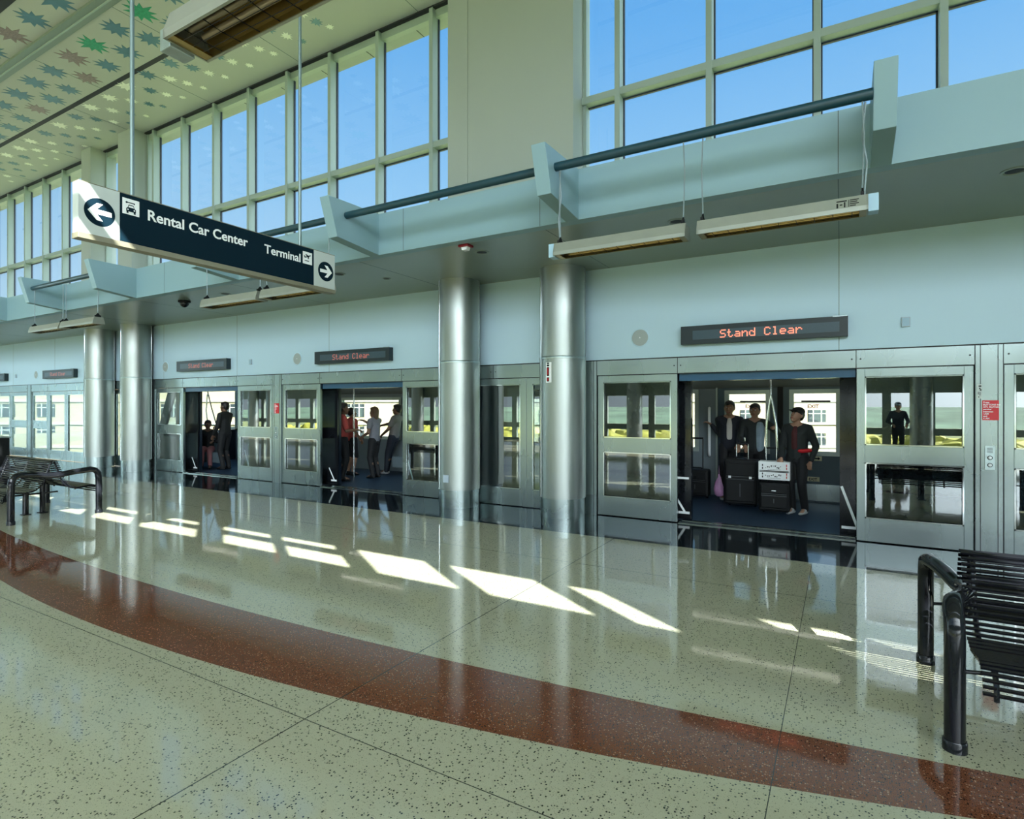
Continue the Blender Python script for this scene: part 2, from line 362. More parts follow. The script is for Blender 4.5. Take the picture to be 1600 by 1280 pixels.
for (y0, x0, dx, r, tilt, kind) in rows:
    for k in range(-6, 13):
        x = x0 - dx * k + rs.uniform(-.03, .03); y = y0 + tilt * max(0, k) * 1.2 + rs.uniform(-.02, .02)
        if x > -7.4 or (y0 < 5 and k < -1): continue
        u = rs.random()
        if kind == 0: m = STARM if u < .82 else (STARG if u < .88 else (STARR if u < .96 else STARY))
        elif x > -11.2: m = STARGLINT if u < .8 else STARM
        elif kind == 1: m = STARM if u < .6 else STARGLINT
        else: m = STARGLINT if u < .68 else STARM
        obj('star', star_mb(x, y, r * rs.uniform(.92, 1.06), 10 if r > .2 else 9, rs.uniform(0, 1)), m, c1 if y > 6.285 else c2)

# raised strip light over the middle: its panes throw the patches of sun on the floor
zb, zt = 8.50, 9.28
panes = [(-1.62 - 1.3 * k, -.58 - 1.3 * k) for k in range(0, 14)] + [(-.3, .8), (1.0, 2.37), (2.88, 3.90), (4.06, 5.04), (5.355, 6.385), (6.64, 7.68), (7.96, 8.34), (9.56, 10.62), (10.86, 11.9), (12.15, 13.2)]
panes = sorted((a + .715, b2 + .715) for a, b2 in panes)
w = MB(); x = XL
for a, b2 in panes: w.box(x, a, -2.42, -2.37, zb - 0.03, zt + 0.06); x = b2
w.box(x, XR, -2.42, -2.37, zb - 0.03, zt + 0.06); w.box(XL, XR, -2.42, -2.37, zb - 0.06, zb); w.box(XL, XR, -2.42, -2.37, zt, zt + 0.06)
w.box(XL, 5.95, -2.42, -2.37, 8.91, 9.07)  # unseen bar, added to cast the dark slit across the left sun patches
mon = struct('window_9', w, ALU)
for a, b2 in panes: obj('pane', MB().box(a, b2, -2.40, -2.394, zb, zt), GLASS, mon)
struct('ceiling_5', MB().box(XL, XR, -2.45, -1.0, zt + 0.06, zt + 0.16), CEIL)
struct('trim_22', MB().box(XL, XR, -1.20, -1.12, ZC + 0.02, zt + 0.06), CEIL)
struct('ceiling_6', MB().box(XL, XR, -8.3, -2.36, 8.38, 8.45), CEIL)

# piers over the column pairs
YP, YW = 7.5, 7.95
def pier(x0, x1, n): struct('wall_pier', MB().box(x0, x1, YP, 8.12, 4.2, ZC + 0.02), PIER)
pier(-5.535, -5.15, 1); pier(-3.77, -3.32, 2); pier(-17.75, -17.25, 3); pier(-15.85, -15.2, 4); pier(-29.6, -27.0, 5); pier(6.3, 8.5, 6)
ip = struct('wall_infill', MB().box(-5.15, -3.77, YP + 0.012, 8.12, 4.2, ZC + 0.02), PIER)
# clerestory windows
def window(n, x0, x1, mull):
    fr = MB(); zb = 4.2
    def vbar(a): fr.box(a - 0.038, a + 0.038, 7.80, 7.985, zb, ZC - 0.01)
    for a in mull: vbar(a)
    fr.box(x0, x0 + 0.05, 7.86, 7.985, zb, ZC); fr.box(x1 - 0.05, x1, 7.86, 7.985, zb, ZC)
    fr.box(x0, x1, 7.815, 7.985, 6.09, 6.19); fr.box(x0, x1, 7.88, 7.985, ZC - 0.16, ZC); fr.box(x0, x1, 7.88, 7.985, zb, zb + 0.1)
    f = struct('window_%d' % n, fr, ALU)
    gk = MB()
    for a in mull:
        for s in (-1, 1): gk.box(a + s * 0.047 - 0.009, a + s * 0.047 + 0.009, 7.955, 7.99, zb, ZC - 0.01)
    gk.box(x0, x1, 7.955, 7.99, 6.072, 6.09)
    struct('gasket', gk, ALUD, f)
    e = [x0] + sorted(mull) + [x1]
    for a, b2 in zip(e[:-1], e[1:]):
        for z0, z1 in ((zb, 6.14), (6.14, ZC - 0.05)): obj('pane', MB().box(a + 0.01, b2 - 0.01, 7.988, 7.996, z0, z1), GLASS, f)
window(1, -3.32, 6.3, [-2.77, -1.51, -0.25, 0.985, 2.23, 3.48, 4.73, 5.98])
window(2, -15.2, -5.535, [-6.12 - 1.243 * k for k in range(8)])
window(3, -17.25, -15.85, [])
window(4, -27.0, -17.75, [-18.35 - 1.25 * k for k in range(7)])
struct('trim_23', MB().box(XL, XR, 8.0, 8.35, ZC - 0.04, ZC + 0.15), PIER)
jb = MB()
for x in [2.0 - 1.243 * k for k in range(24)]: jb.box(x - 0.008, x + 0.008, 8.12, 8.35, ZC - 0.043, ZC - 0.04)
struct('eave_joint', jb, DARKJ, bpy.data.objects['trim_23'])
# ends and the far side of the platform behind the camera
struct('wall_left', MB().box(XL - 0.1, XL, -8.3, 8.2, 0, 9.5), WALL)
struct('wall_right', MB().box(XR, XR + 0.1, -8.3, 8.2, 0, 9.5), WALL)
o = MB()
o.box(XL, XR, -8.3, -8.05, 2.10, 4.40); o.box(XL, XR, -8.2, -8.05, 0, 0.12); o.box(XL, XR, -8.2, -8.08, 0.62, 0.86)
for k in range(-5, 3):
    c = 1.41 + 11.86 * k
    for dx in (-5.93, -4.6, -3.4, -1.27, 0, 1.27, 3.4, 4.6): o.box(c + dx - 0.13, c + dx + 0.13, -8.2, -8.05, 0, 2.1)
o.box(XL, XR, -8.2, -8.05, 6.1, 6.2); x = XL
while x < XR: o.box(x - 0.04, x + 0.04, -8.2, -8.05, 4.3, 8.4); x += 2.5
struct('wall_front', o, SOFF)
cb = MB()
for k in range(-3, 2):
    for dx in (-9.07, -10.9): cb.lathe((1.41 + 11.86 * k + dx, -7.6, 0), [(0.33, 0), (0.33, ZS)], 24)
struct('trim_24', cb, STEELC, smooth=40)

# ---------------------------------------------------------------- platform screen doors
dn = [0]
def leaf(x0, x1, mid=True, st=0.085):
    dn[0] += 1; f = MB(); y0, y1 = 8.055, 8.11
    f.box(x0, x0 + st, y0, y1, 0.01, 2.085); f.box(x1 - st, x1, y0, y1, 0.01, 2.085)
    f.box(x0 + st, x1 - st, y0, y1, 1.985, 2.085); f.box(x0 + st, x1 - st, y0, y1, 0.01, 0.285)
    if mid: f.box(x0 + st, x1 - st, y0, y1, 0.955, 1.165)
    fr = struct('door_%d' % dn[0], f, STEEL, bevel=0.003)
    bd = MB(); zs = [(0.285, 0.955), (1.165, 1.985)] if mid else [(0.285, 1.985)]
    a, b2 = x0 + st, x1 - st
    for z0, z1 in zs:
        for q in ((a, b2, z0, z0 + .014), (a, b2, z1 - .014, z1), (a, a + .014, z0, z1), (b2 - .014, b2, z0, z1)): bd.box(q[0], q[1], 8.05, 8.056, q[2], q[3])
    obj('glazing_bead', bd, CHROME, fr)
    for z0, z1 in zs: obj('pane', MB().box(a - .01, b2 + .01, 8.08, 8.088, z0 - .01, z1 + .01), PGLASS, fr)
    return fr
OPEN = [(-1.964, 0.155), (-9.12, -6.985), (-13.93, -11.83), (2.69, 4.80)]
for a in ((-3.16, -1.985), (0.165, 1.28), (1.54, 2.67), (4.82, 5.98), (-10.30, -9.14), (-6.97, -5.80), (-11.815, -10.59), (-15.17, -13.95), (-23.85, -22.57), (-22.28, -21.15)): leaf(*a)
for a in ((-5.55, -4.385), (-4.38, -3.43), (-17.2, -16.25), (-16.24, -15.25), (-21.13, -19.99), (-19.98, -18.85), (-25.2, -23.87), (-18.83, -17.22)): leaf(*a, mid=False, st=0.11 if a[0] > -6 else 0.085)
hd = struct('trim_30', MB().box(-30, 10, 8.035, 8.13, 2.095, 2.305), STEEL)
jb = MB(); sc_ = MB()
for x in (-1.975, 0.16, 1.29, 1.53, -3.30, -9.13, -6.98, -10.58, -10.305, -11.82, -13.94, -15.2, -5.0, 2.68, -22.56, -22.29, -21.14, -18.84):
    jb.box(x - 0.004, x + 0.004, 8.0335, 8.035, 2.095, 2.305)
    for s in (-1, 1): sc_.lathe((x + s * 0.045, 8.031, 2.2), [(0.009, 0), (0.009, 0.005)], 10, 'y')
jb.box(-30, 10, 8.036, 8.06, 2.086, 2.096)
struct('panel_joint', jb, DARKJ, hd); struct('screw', sc_, DARKJ, hd)
def post(x0, x1, n):
    p = struct('trim_%d' % n, MB().box(x0, x1, 8.03, 8.14, 0, 2.305), STEEL)
    w_ = x1 - x0; g_ = MB()
    for f_ in (0.0, 0.19, 0.81, 1.0): g_.box(x0 + w_ * f_ - 0.0035, x0 + w_ * f_ + 0.0035, 8.0285, 8.032, 0.0, 2.305)
    struct('groove', g_, DARKJ, p); return p
post(1.288, 1.53, 31); post(-10.583, -10.308, 32); post(-22.56, -22.285, 33); post(-3.42, -3.17, 34); post(-5.79, -5.56, 35); post(-15.25, -15.175, 36)
sl = MB()
for a, b2 in OPEN: sl.box(a, b2, 8.03, 8.06, 0.0, 0.012); sl.box(a, b2, 8.11, 8.15, 0.0, 0.012); sl.box(a, b2, 8.24, 8.30, -0.01, 0.010)
struct('trim_37', sl, CHROME)
# blue lintels over the openings
for i, (a, b2) in enumerate(OPEN): struct('trim_%d' % (38 + i), MB().box(a, b2, 8.10, 8.18, 1.985, 2.094), TRAINBL)

# ---------------------------------------------------------------- columns
COLS = [(-5.45, 7.70, 'steel-clad round column beside the platform doors with a small outlet near its base'), (-3.61, 7.77, 'steel-clad round column nearest the open doors with a white vertical label on it'),
        (-17.31, 7.74, 'leftmost far steel-clad round column behind the end of the slatted bench'), (-15.46, 7.74, 'far steel-clad round column, right one of the distant pair, next to the sloping train nose')]
for x, y, lab in COLS:
    t = thing('column', (x, y, 0), lab, 'column', 'steel columns in front of the platform doors')
    obj('shaft', MB().lathe((x, y, 0), [(0.345, 0.285), (0.345, 2.34)], 56), STEELC, t, 40)
    obj('upper_shaft', MB().lathe((x, y, 0), [(0.338, 2.345), (0.338, ZS - 0.002)], 56), STEELC, t, 40)
    obj('base_ring', MB().lathe((x, y, 0), [(0.328, 0.0), (0.328, 0.285)], 56), STEEL, t, 40)
    j = MB().lathe((x, y, 0), [(0.347, 2.325), (0.349, 2.335), (0.349, 2.352), (0.341, 2.362)], 56)
    obj('joint_collar', j, STEELD, t, 40)
    d = (Vector((0, 0, 0)) - Vector((x, y, 0))).normalized(); px = Vector((-d.y, d.x, 0))
    s_ = MB()
    for sgn in (-1, 1):
        q = Vector((x, y, 0)) + (px * sgn * 0.93 + d * 0.37).normalized() * 0.346; s_.tube([(q.x, q.y, 0.29), (q.x, q.y, ZS - .01)], 0.005, 6)
    obj('seam', s_, CHROME, t)
    if x == -3.61:
        c = Vector((x, y, 0)); a0 = math.atan2(7.43 - y, -3.67 - x)
        def arcp(a, r, z): return (x + r * math.cos(a), y + r * math.sin(a), z)
        for nm, m_, r, a1, a2, zz in (('label_plate', STICK, .349, -.16, .13, [(1.975, 2.27)]), ('label_print', BLACKM, .3505, -.11, .02, [(1.99, 2.05), (2.07, 2.2), (2.21, 2.235), (2.245, 2.262)]), ('label_mark', REDP, .3512, -.07, -.02, [(2.0, 2.04), (2.09, 2.19)])):
            mb = MB()
            for z0, z1 in zz:
                ps = [a0 + a1 + (a2 - a1) * k / 4 for k in range(5)]
                mb.add([arcp(q, r, z) for q in ps for z in (z0, z1)], [(2 * k, 2 * k + 2, 2 * k + 3, 2 * k + 1) for k in range(4)])
            obj(nm, mb, m_, t)
    if x == -5.45:
        d = (d * 0.79 + Vector((d.y, -d.x, 0)) * 0.61).normalized(); q = Vector((x, y, 0.47)) + d * 0.347
        mb = MB(); mb.box(-0.055, 0.055, -0.006, 0.02, -0.06, 0.06); R = Matrix.Rotation(math.atan2(d.y, d.x) + math.pi / 2, 3, 'Z')
        obj('outlet', mb.map(lambda p: q + R @ Vector(p)), PLATE, t)
# ================================================================ fixtures
# rails between the fins, and the heaters hung from them
RAILS = [(-2.495, 0.215, 'dark teal rail tube between the two nearest white fins, over the rightmost hanging heaters'), (-5.43, -2.655, 'dark teal rail tube passing in front of the wide pier between the windows'),
         (-8.45, -5.58, 'dark teal rail tube partly hidden behind the hanging direction sign'), (-14.34, -11.7, 'dark teal rail tube at the far left, over the most distant hanging heaters')]
for a, b2, lab in RAILS:
    tag(obj('rail_tube', MB().tube([(a, 5.2, 4.045), (b2, 5.2, 4.045)], 0.044, 12), RAIL, None, 40), lab, 'rail', 'dark rails between the fins')
def heater(xa, xb, y, z, lab, ztop, ends=(1, 1), end_box=None, wires=0.012, bigend=False):
    t = thing('infrared_heater', ((xa + xb) / 2, y, z), lab, 'heater', 'hanging heaters')
    f = MB(); P = [(-.10, 0), (-.10, .035), (-.072, .125), (.072, .125), (.10, .035), (.10, 0), (.088, 0), (.088, .03), (.064, .113), (-.064, .113), (-.088, .03), (-.088, 0)]
    n = len(P); f.add([(xa, y + p[0], z + p[1]) for p in P] + [(xb, y + p[0], z + p[1]) for p in P], [(i, (i + 1) % n, n + (i + 1) % n, n + i) for i in range(n)])
    E_ = [(-.10, 0), (-.10, .035), (-.072, .125), (.072, .125), (.10, .035), (.10, 0)]
    f.prism([(y + p[0], z + p[1]) for p in E_], 'x', xa - .006, xa + .004); f.prism([(y + p[0], z + p[1]) for p in E_], 'x', xb - .004, xb + .006)
    obj('casing', f, HEATM, t)
    r = MB(); Q = [(-.087, .004), (-.087, .03), (-.06, .108), (.06, .108), (.087, .03), (.087, .004)]; n = 6
    r.add([(xa + .03, y + p[0], z + p[1]) for p in Q] + [(xb - .03, y + p[0], z + p[1]) for p in Q], [(i, i + 1, n + i + 1, n + i) for i in range(5)])
    r.box(xa + .004, xa + .05, y - .086, y + .086, z + .002, z + .012); r.box(xb - .05, xb - .004, y - .086, y + .086, z + .002, z + .012)
    obj('reflector', r, HEATR, t)
    e = MB()
    for dy in (-.03, .03): e.tube([(xa + .08, y + dy, z + .05), (xb - .08, y + dy, z + .05)], 0.014, 10)
    obj('element', e, HEATE, t, 40)
    wg = MB(); k = 0; x = xa + .12
    while x < xb - .08: wg.tube([(x, y - .092, z + .008), (x, y, z + .002), (x, y + .092, z + .008)], 0.0022, 5); x += .13
    for dy in (-.045, 0, .045): wg.tube([(xa + .05, y + dy, z + .004), (xb - .05, y + dy, z + .004)], 0.0018, 5)
    obj('wire_guard', wg, BLACKM, t)
    for s, x in ((0, xa), (1, xb)):
        if not ends[s]: continue
        o = .03 if s == 0 else -.03
        br = MB(); br.box(x + o - .012, x + o + .012, y - .05, y + .05, z + .12, z + .16); br.prism([(y - .04, z + .155), (y + .04, z + .155), (y, z + .205)], 'x', x + o - .006, x + o + .006)
        obj('bracket', br, BLACKM, t)
        obj('cable', MB().tube([(x + o, y, z + .2), (x + o * .6, y, z + .6), (x + o, y, ztop)], 0.0065, 6), CABLE, t)
    if end_box is not None:
        x = xa if end_box == 0 else xb; s = -1 if end_box == 0 else 1
        mb = MB(); a = sorted((x + s * .006, x + s * .075)); mb.box(a[0], a[1], y - .06, y + .05, z - .005, z + .13)
        obj('junction_box', mb, BLUEB, t, bevel=.004)
        obj('flex_conduit', MB().tube([(x - s * .02, y + .02, z + .12), (x - s * .0, y + .02, z + .4), (x - s * .03, y + .02, z + .6), (x - s * .01, y + .02, ztop)], 0.008, 8), CABLE, t, 40)
    return t
ZR = 4.0
heater(-2.47, -1.195, 5.2, 3.128, 'hanging infrared heater in front of the column with the white label', ZR, end_box=0)
h = heater(-1.085, 0.175, 5.2, 3.128, 'hanging infrared heater, rightmost of the row, with a printed rating label on its casing', ZR, end_box=1)
pr = MB()
for i, (u0, u1, v0, v1) in enumerate([(0, .07, .05, .06), (0, .012, .0, .04), (.022, .04, .02, .03), (.05, .06, .0, .045), (.08, .085, .0, .06), (.09, .15, .052, .06), (.09, .14, .036, .044), (.09, .15, .02, .028), (.09, .13, .004, .012)]):
    def pp(u, v): return (-0.03 + u, 5.2 - .10 - .0012 + (v + .005) * .31, 3.128 + .04 + v)
    pr.add([pp(u0, v0), pp(u1, v0), pp(u1, v1), pp(u0, v1)], [(0, 1, 2, 3)])
obj('rating_label', pr, BLACKM, h)
heater(-8.40, -7.09, 5.2, 3.125, 'hanging infrared heater seen just under the bottom edge of the direction sign', ZR)
heater(-7.0, -5.72, 5.2, 3.13, 'hanging infrared heater whose right end is hidden by the arrow end of the direction sign', ZR)
heater(-14.28, -13.0, 5.2, 3.12, 'hanging infrared heater at the far left end, most distant of the row', ZR)
heater(-12.93, -11.66, 5.2, 3.125, 'hanging infrared heater in front of the distant column pair', ZR)
t = heater(-2.50, -1.20, 1.46, 3.2, 'large infrared heater on a chain, seen from below at the top edge', ZC, ends=(0, 1))
mb = MB()
for k in range(86):
    z = 3.33 + k * .06; mb.box(-2.45 - (.008 if k % 2 else .003), -2.45 + (.008 if k % 2 else .003), 1.46 - (.003 if k % 2 else .008), 1.46 + (.003 if k % 2 else .008), z, z + .066)
obj('chain', mb, CABLE, t)
obj('power_cable', MB().tube([(-2.42, 1.44, 3.33), (-2.425, 1.44, 5), (-2.42, 1.44, ZC)], .006, 6), BLACKM, t)
obj('junction_box', MB().box(-2.585, -2.506, 1.39, 1.50, 3.185, 3.28), STEELD, t, bevel=.004)

# hanging direction sign, square to the wall
t = thing('direction_sign', (-5.045, 3.35, 2.91), 'long navy hanging sign reading Rental Car Center and Terminal with arrow ends', 'sign')
X0, X1 = -5.09, -5.0
obj('panel', MB().box(X0, X1, 2.382, 4.318, 2.955, 3.345), NAVY, t, bevel=.002)
def arrow(yc, zc, s):   # head towards s along y
    P = [(s * .085, 0), (s * .022, .066), (-s * .020, .066), (s * .022, .018), (-s * .082, .018), (-s * .082, -.018), (s * .022, -.018), (-s * .020, -.066), (s * .022, -.066)]
    return MB().prism([(yc + a, zc + b2) for a, b2 in P], 'x', X1 + .003, X1 + .005)
for y0, y1, yc, s, nm in ((2.092, 2.380, 2.237, -1, 'white end panel with an arrow pointing away from the platform doors'), (4.320, 4.618, 4.485, 1, 'white end panel with an arrow pointing to the platform doors')):
    e = obj('end_panel', MB().box(X0, X1, y0, y1, 2.955, 3.345), SIGNW, t, bevel=.002, label=nm)
    obj('disc', MB().lathe((X1, yc, 3.14), [(.108, 0), (.108, .002)], 40, 'x'), NAVY, e)
    obj('arrow', arrow(yc, 3.14, s), SIGNT, e)
f = MB(); f.box(X0 - .004, X1 + .008, 2.088, 4.622, 2.912, 2.955); f.box(X0, X1, 2.092, 4.618, 3.345, 3.352)
obj('bottom_frame', f, SIGNF, t, bevel=.002)
for y in (2.493, 4.17): obj('hanger_rod', MB().tube([(-5.045, y, 3.35), (-5.045, y, ZC + .02)], .0165, 12), RODM, t, 40)
U, V, W = (0, 1, 0), (0, 0, 1), (1, 0, 0)
obj('lettering', text_mb('Rental Car Center', 0.123, (X1 + .002, 2.585, 3.183), U, V, W, .003, bold=.0022), SIGNT, t, label='white words Rental Car Center')
obj('lettering', text_mb('Terminal', 0.123, (X1 + .002, 3.700, 3.170), U, V, W, .003, bold=.0016), SIGNT, t, label='white word Terminal')
ic = obj('pictogram', MB().box(X1, X1 + .003, 2.398, 2.525, 3.185, 3.312), SIGNT, t, label='white square with a car under a key')
def P2(pts, y, z, s): return MB().prism([(y + a * s, z + b2 * s) for a, b2 in pts], 'x', X1 + .003, X1 + .005)
car = MB()
def addp(mb, pts, y, z, s):
    q = P2(pts, y, z, s); mb.add(q.v, q.f)
yk, zk, s = 2.4615, 3.2165, .048
addp(car, [(-.75, -.15), (-.75, .35), (-.55, .5), (-.35, 1.0), (.35, 1.0), (.55, .5), (.75, .35), (.75, -.15)], yk, zk, s)
addp(car, [(-.7, -.45), (-.7, -.1), (-.42, -.1), (-.42, -.45)], yk, zk, s); addp(car, [(.42, -.45), (.42, -.1), (.7, -.1), (.7, -.45)], yk, zk, s)
addp(car, [(-.9, 1.32), (-.72, 1.5), (-.5, 1.42), (.6, 1.42), (.6, 1.2), (.42, 1.2), (.42, 1.27), (-.5, 1.27), (-.72, 1.15)], yk, zk, s)
obj('car_symbol', car, NAVY, ic)
cw = MB(); q = MB().prism([(yk - .022, zk + .026), (yk - .014, zk + .041), (yk + .014, zk + .041), (yk + .022, zk + .026)], 'x', X1 + .005, X1 + .0055); cw.add(q.v, q.f)
for sg in (-1, 1): cw.lathe((X1 + .005, yk + sg * .024, zk + .008), [(.006, 0), (.006, .0005)], 12, 'x')
obj('car_glass', cw, SIGNT, ic)
ic = obj('pictogram', MB().box(X1, X1 + .003, 4.170, 4.292, 3.168, 3.298), SIGNT, t, label='white square with a plane taking off')
pl = MB(); yk, zk, s = 4.231, 3.24, .05
addp(pl, [(-.85, -.05), (-.7, -.2), (-.2, -.02), (.75, .42), (.9, .6), (.7, .62), (.3, .48), (-.3, .16)], yk, zk, s)
addp(pl, [(-.15, .1), (-.55, .62), (-.35, .66), (.25, .36)], yk, zk, s); addp(pl, [(-.8, -.08), (-1.0, .3), (-.82, .3), (-.5, .02)], yk, zk, s); addp(pl, [(.05, .12), (.1, -.35), (.3, -.28), (.38, .25)], yk, zk, s)
addp(pl, [(-.75, -.85), (-.75, -.68), (.35, -.68), (.35, -.85)], yk, zk, s)
obj('plane_symbol', pl, NAVY, ic)

# dot-matrix signs
FONT = {'S': '01111 10000 10000 01110 00001 00001 11110', 't': '01000 01000 11100 01000 01000 01001 00110', 'a': '00000 00000 01110 00001 01111 10001 01111', 'n': '00000 00000 10110 11001 10001 10001 10001',
        'd': '00001 00001 01101 10011 10001 10001 01111', 'C': '01110 10001 10000 10000 10000 10001 01110', 'l': '01100 00100 00100 00100 00100 00100 01110', 'e': '00000 00000 01110 10001 11111 10000 01110', 'r': '00000 00000 10110 11001 10000 10000 10000', ' ': '00000 00000 00000 00000 00000 00000 00000'}
def led(xc, lab, lit):
    t = thing('message_sign', (xc, D - .06, 2.475), lab, 'sign', 'message signs over the platform doors')
    obj('housing', MB().box(xc - .99, xc + .99, D - .115, D - .002, 2.475, 2.722), LEDBOX, t, bevel=.004)
    obj('screen', MB().box(xc - .83, xc + .90, D - .118, D - .114, 2.535, 2.655), LEDSCR, t)
    p = .0150; x = xc - 33 * p + .02; zt = 2.648
    for ch in 'Stand Clear':
        m = MB()
        for r, row in enumerate(FONT[ch].split()):
            for c, bit in enumerate(row):
                if bit == '1': m.box(x + c * p, x + c * p + .0128, D - .121, D - .117, zt - (r + 1) * p, zt - (r + 1) * p + .0128)
        if m.v: obj('letter', m, LEDON if lit else LEDDIM, t, label='red dot-matrix letter ' + ch)
        x += 6 * p
    obj('hinge_tab', MB().box(xc + .83, xc + .985, D - .12, D - .1, 2.715, 2.728), STEEL, t)
led(-0.915, 'lit dot-matrix sign reading Stand Clear over the doorway with three men', True)
led(-8.18, 'dot-matrix sign reading Stand Clear over the doorway with the red shirt', False)
led(-13.04, 'dim dot-matrix sign over the leftmost open doorway', False)
led(-20.24, 'far dim dot-matrix sign just left of the distant column pair', False)
led(-25.0, 'dot-matrix sign at the far left edge, cut off by the frame', False)
for x, lab in ((-2.51, 'round wall speaker left of the bright Stand Clear sign'), (-9.81, 'round wall speaker left of the middle Stand Clear sign'), (-14.70, 'round wall speaker beside the distant column, over the leftmost open door'), (-21.95, 'smallest round wall speaker at the far left')):
    t = thing('wall_speaker', (x, D, 2.62), lab, 'speaker', 'round wall speakers')
    obj('rim', MB().lathe((x, D, 2.62), [(.138, -.001), (.138, -.008), (.118, -.012), (.118, -.001)], 40, 'y'), WALL, t, 40)
    obj('grille', MB().lathe((x, D, 2.62), [(.117, -.004), (.116, -.012), (.06, -.017)], 40, 'y'), GRILLE, t, 40)
    obj('centre_screw', MB().lathe((x, D, 2.62), [(.008, -.015), (.008, -.021)], 10, 'y'), STICK, t)
for x, lab in ((0.654, 'small grey wall plate over the right glass door panel'), (-11.33, 'small grey wall plate between the two left message signs'), (-23.4, 'tiny wall plate at the far left of the white wall')):
    t = thing('wall_plate', (x, D, 2.61), lab, 'wall plate', 'small wall plates')
    obj('plate', MB().box(x - .042, x + .042, D - .03, D - .001, 2.555, 2.67), PLATE, t, bevel=.004)
    obj('cover', MB().box(x - .034, x + .034, D - .034, D - .029, 2.565, 2.66), BLUEB, t, bevel=.002)
for (x, y), lab in zip([(-4.138, 6.366), (-1.58, 6.388), (1.31, 6.49), (-6.733, 6.305), (-6.31, 6.906), (-9.717, 6.378)], ['recessed downlight beside the red and white alarm on the soffit', 'recessed downlight over the left one of the two near heaters', 'recessed downlight at the right edge of the soffit', 'recessed downlight just right of the arrow end of the sign', 'small recessed downlight near the wall between sign and columns', 'recessed downlight beside the dark dome camera']):
    t = thing('downlight', (x, y, ZS), lab, 'ceiling light', 'recessed downlights in the soffit'); r = .10 if y < 6.8 else .07
    obj('trim_ring', MB().lathe((x, y, ZS), [(r, -.0005), (r * .98, -.006), (r * .78, -.009), (r * .76, -.002)], 28), SOFF, t, 40)
    obj('lens', MB().lathe((x, y, ZS), [(r * .75, -.001), (r * .5, -.004)], 28), BLACKM, t, 40)
t = thing('fire_alarm', (-4.133, 5.986, ZS), 'small red and white alarm strobe under the soffit', 'alarm')
obj('back_box', MB().box(-4.21, -4.06, 5.92, 6.05, ZS - .03, ZS - .001), REDM, t, bevel=.005)
obj('strobe_lens', MB().prism([(-4.185, ZS - .03), (-4.085, ZS - .03), (-4.10, ZS - .07), (-4.17, ZS - .07)], 'y', 5.945, 6.02), STICK, t, bevel=.004)
t = thing('dome_camera', (-11.054, 6.405, ZS), 'dark dome camera under the soffit, below the sign', 'camera')
obj('base', MB().lathe((-11.054, 6.405, ZS), [(.11, -.001), (.11, -.03), (.10, -.04)], 28), BLACKM, t, 40)
obj('dome', MB().ball((-11.054, 6.405, ZS - .045), .085, 8, (1, 1, 1.0)), BLACK, t, 60)

# notices and call panel on the door posts
def notice(x0, x1, lab, words):
    t = thing('notice', ((x0 + x1) / 2, 8.03, 1.48), lab, 'notice', 'red notices on the door posts')
    obj('sheet', MB().box(x0, x1, 8.0265, 8.0285, 1.478, 1.696), REDP, t)
    obj('lettering', words, STICK, t)
m = MB()
for i, wd in enumerate(['Press', 'BUTTONS for', 'ATL SkyTrain', 'service', 'between', '1AM', 'and', '4 AM']):
    q = text_mb(wd, .0245, (1.357, 8.0255, 1.665 - i * .0252), (1, 0, 0), (0, 0, 1), (0, -1, 0), .001, bold=.0006); m.add(q.v, q.f)
notice(1.349, 1.492, 'red notice with white lines of words on the door post at the right', m)
m = MB()
for i, w_ in enumerate([.05, .095, .11, .06, .07, .04, .04, .045]): m.box(-10.512, -10.512 + w_, 8.0255, 8.0262, 1.668 - i * .0252, 1.679 - i * .0252)
notice(-10.523, -10.368, 'red notice on the door post between the two left doorways', m)
def callbox(x0, x1, lab):
    xc = (x0 + x1) / 2; t = thing('call_panel', (xc, 8.03, .93), lab, 'intercom', 'call panels on the door posts')
    obj('plate', MB().box(x0, x1, 8.024, 8.0295, .93, 1.195), STEELD, t, bevel=.002)
    for z in (1.065, .985):
        b_ = obj('button', MB().lathe((xc, 8.024, z), [(.017, 0), (.016, -.008), (.012, -.010)], 20, 'y'), STICK, t, 40)
        obj('button_ring', MB().lathe((xc, 8.024, z), [(.024, 0), (.023, -.004), (.018, -.004)], 20, 'y'), BLACKM, b_, 40)
    g_ = MB()
    for i in range(5): g_.box(xc - .025, xc + .025, 8.0232, 8.0242, 1.12 + i * .012, 1.124 + i * .012)
    obj('speaker_slot', g_, BLACKM, t)
callbox(1.371, 1.459, 'steel call panel with two round buttons below the right red notice')
callbox(-10.515, -10.40, 'steel call panel on the post between the two left doorways')
t = thing('post_label', (1.325, 8.03, 1.72), 'small pale label with black print beside the right red notice', 'label')
obj('sheet', MB().box(1.303, 1.347, 8.0262, 8.0285, 1.715, 1.875), SIGNW, t)
m = MB()
for q in ((1.318, 1.342, 1.845, 1.86), (1.322, 1.335, 1.82, 1.835), (1.328, 1.343, 1.803, 1.818), (1.312, 1.318, 1.76, 1.79), (1.326, 1.332, 1.75, 1.79), (1.316, 1.322, 1.725, 1.742)): m.box(q[0], q[1], 8.0255, 8.026, q[2], q[3])
obj('print', m, BLACKM, t)

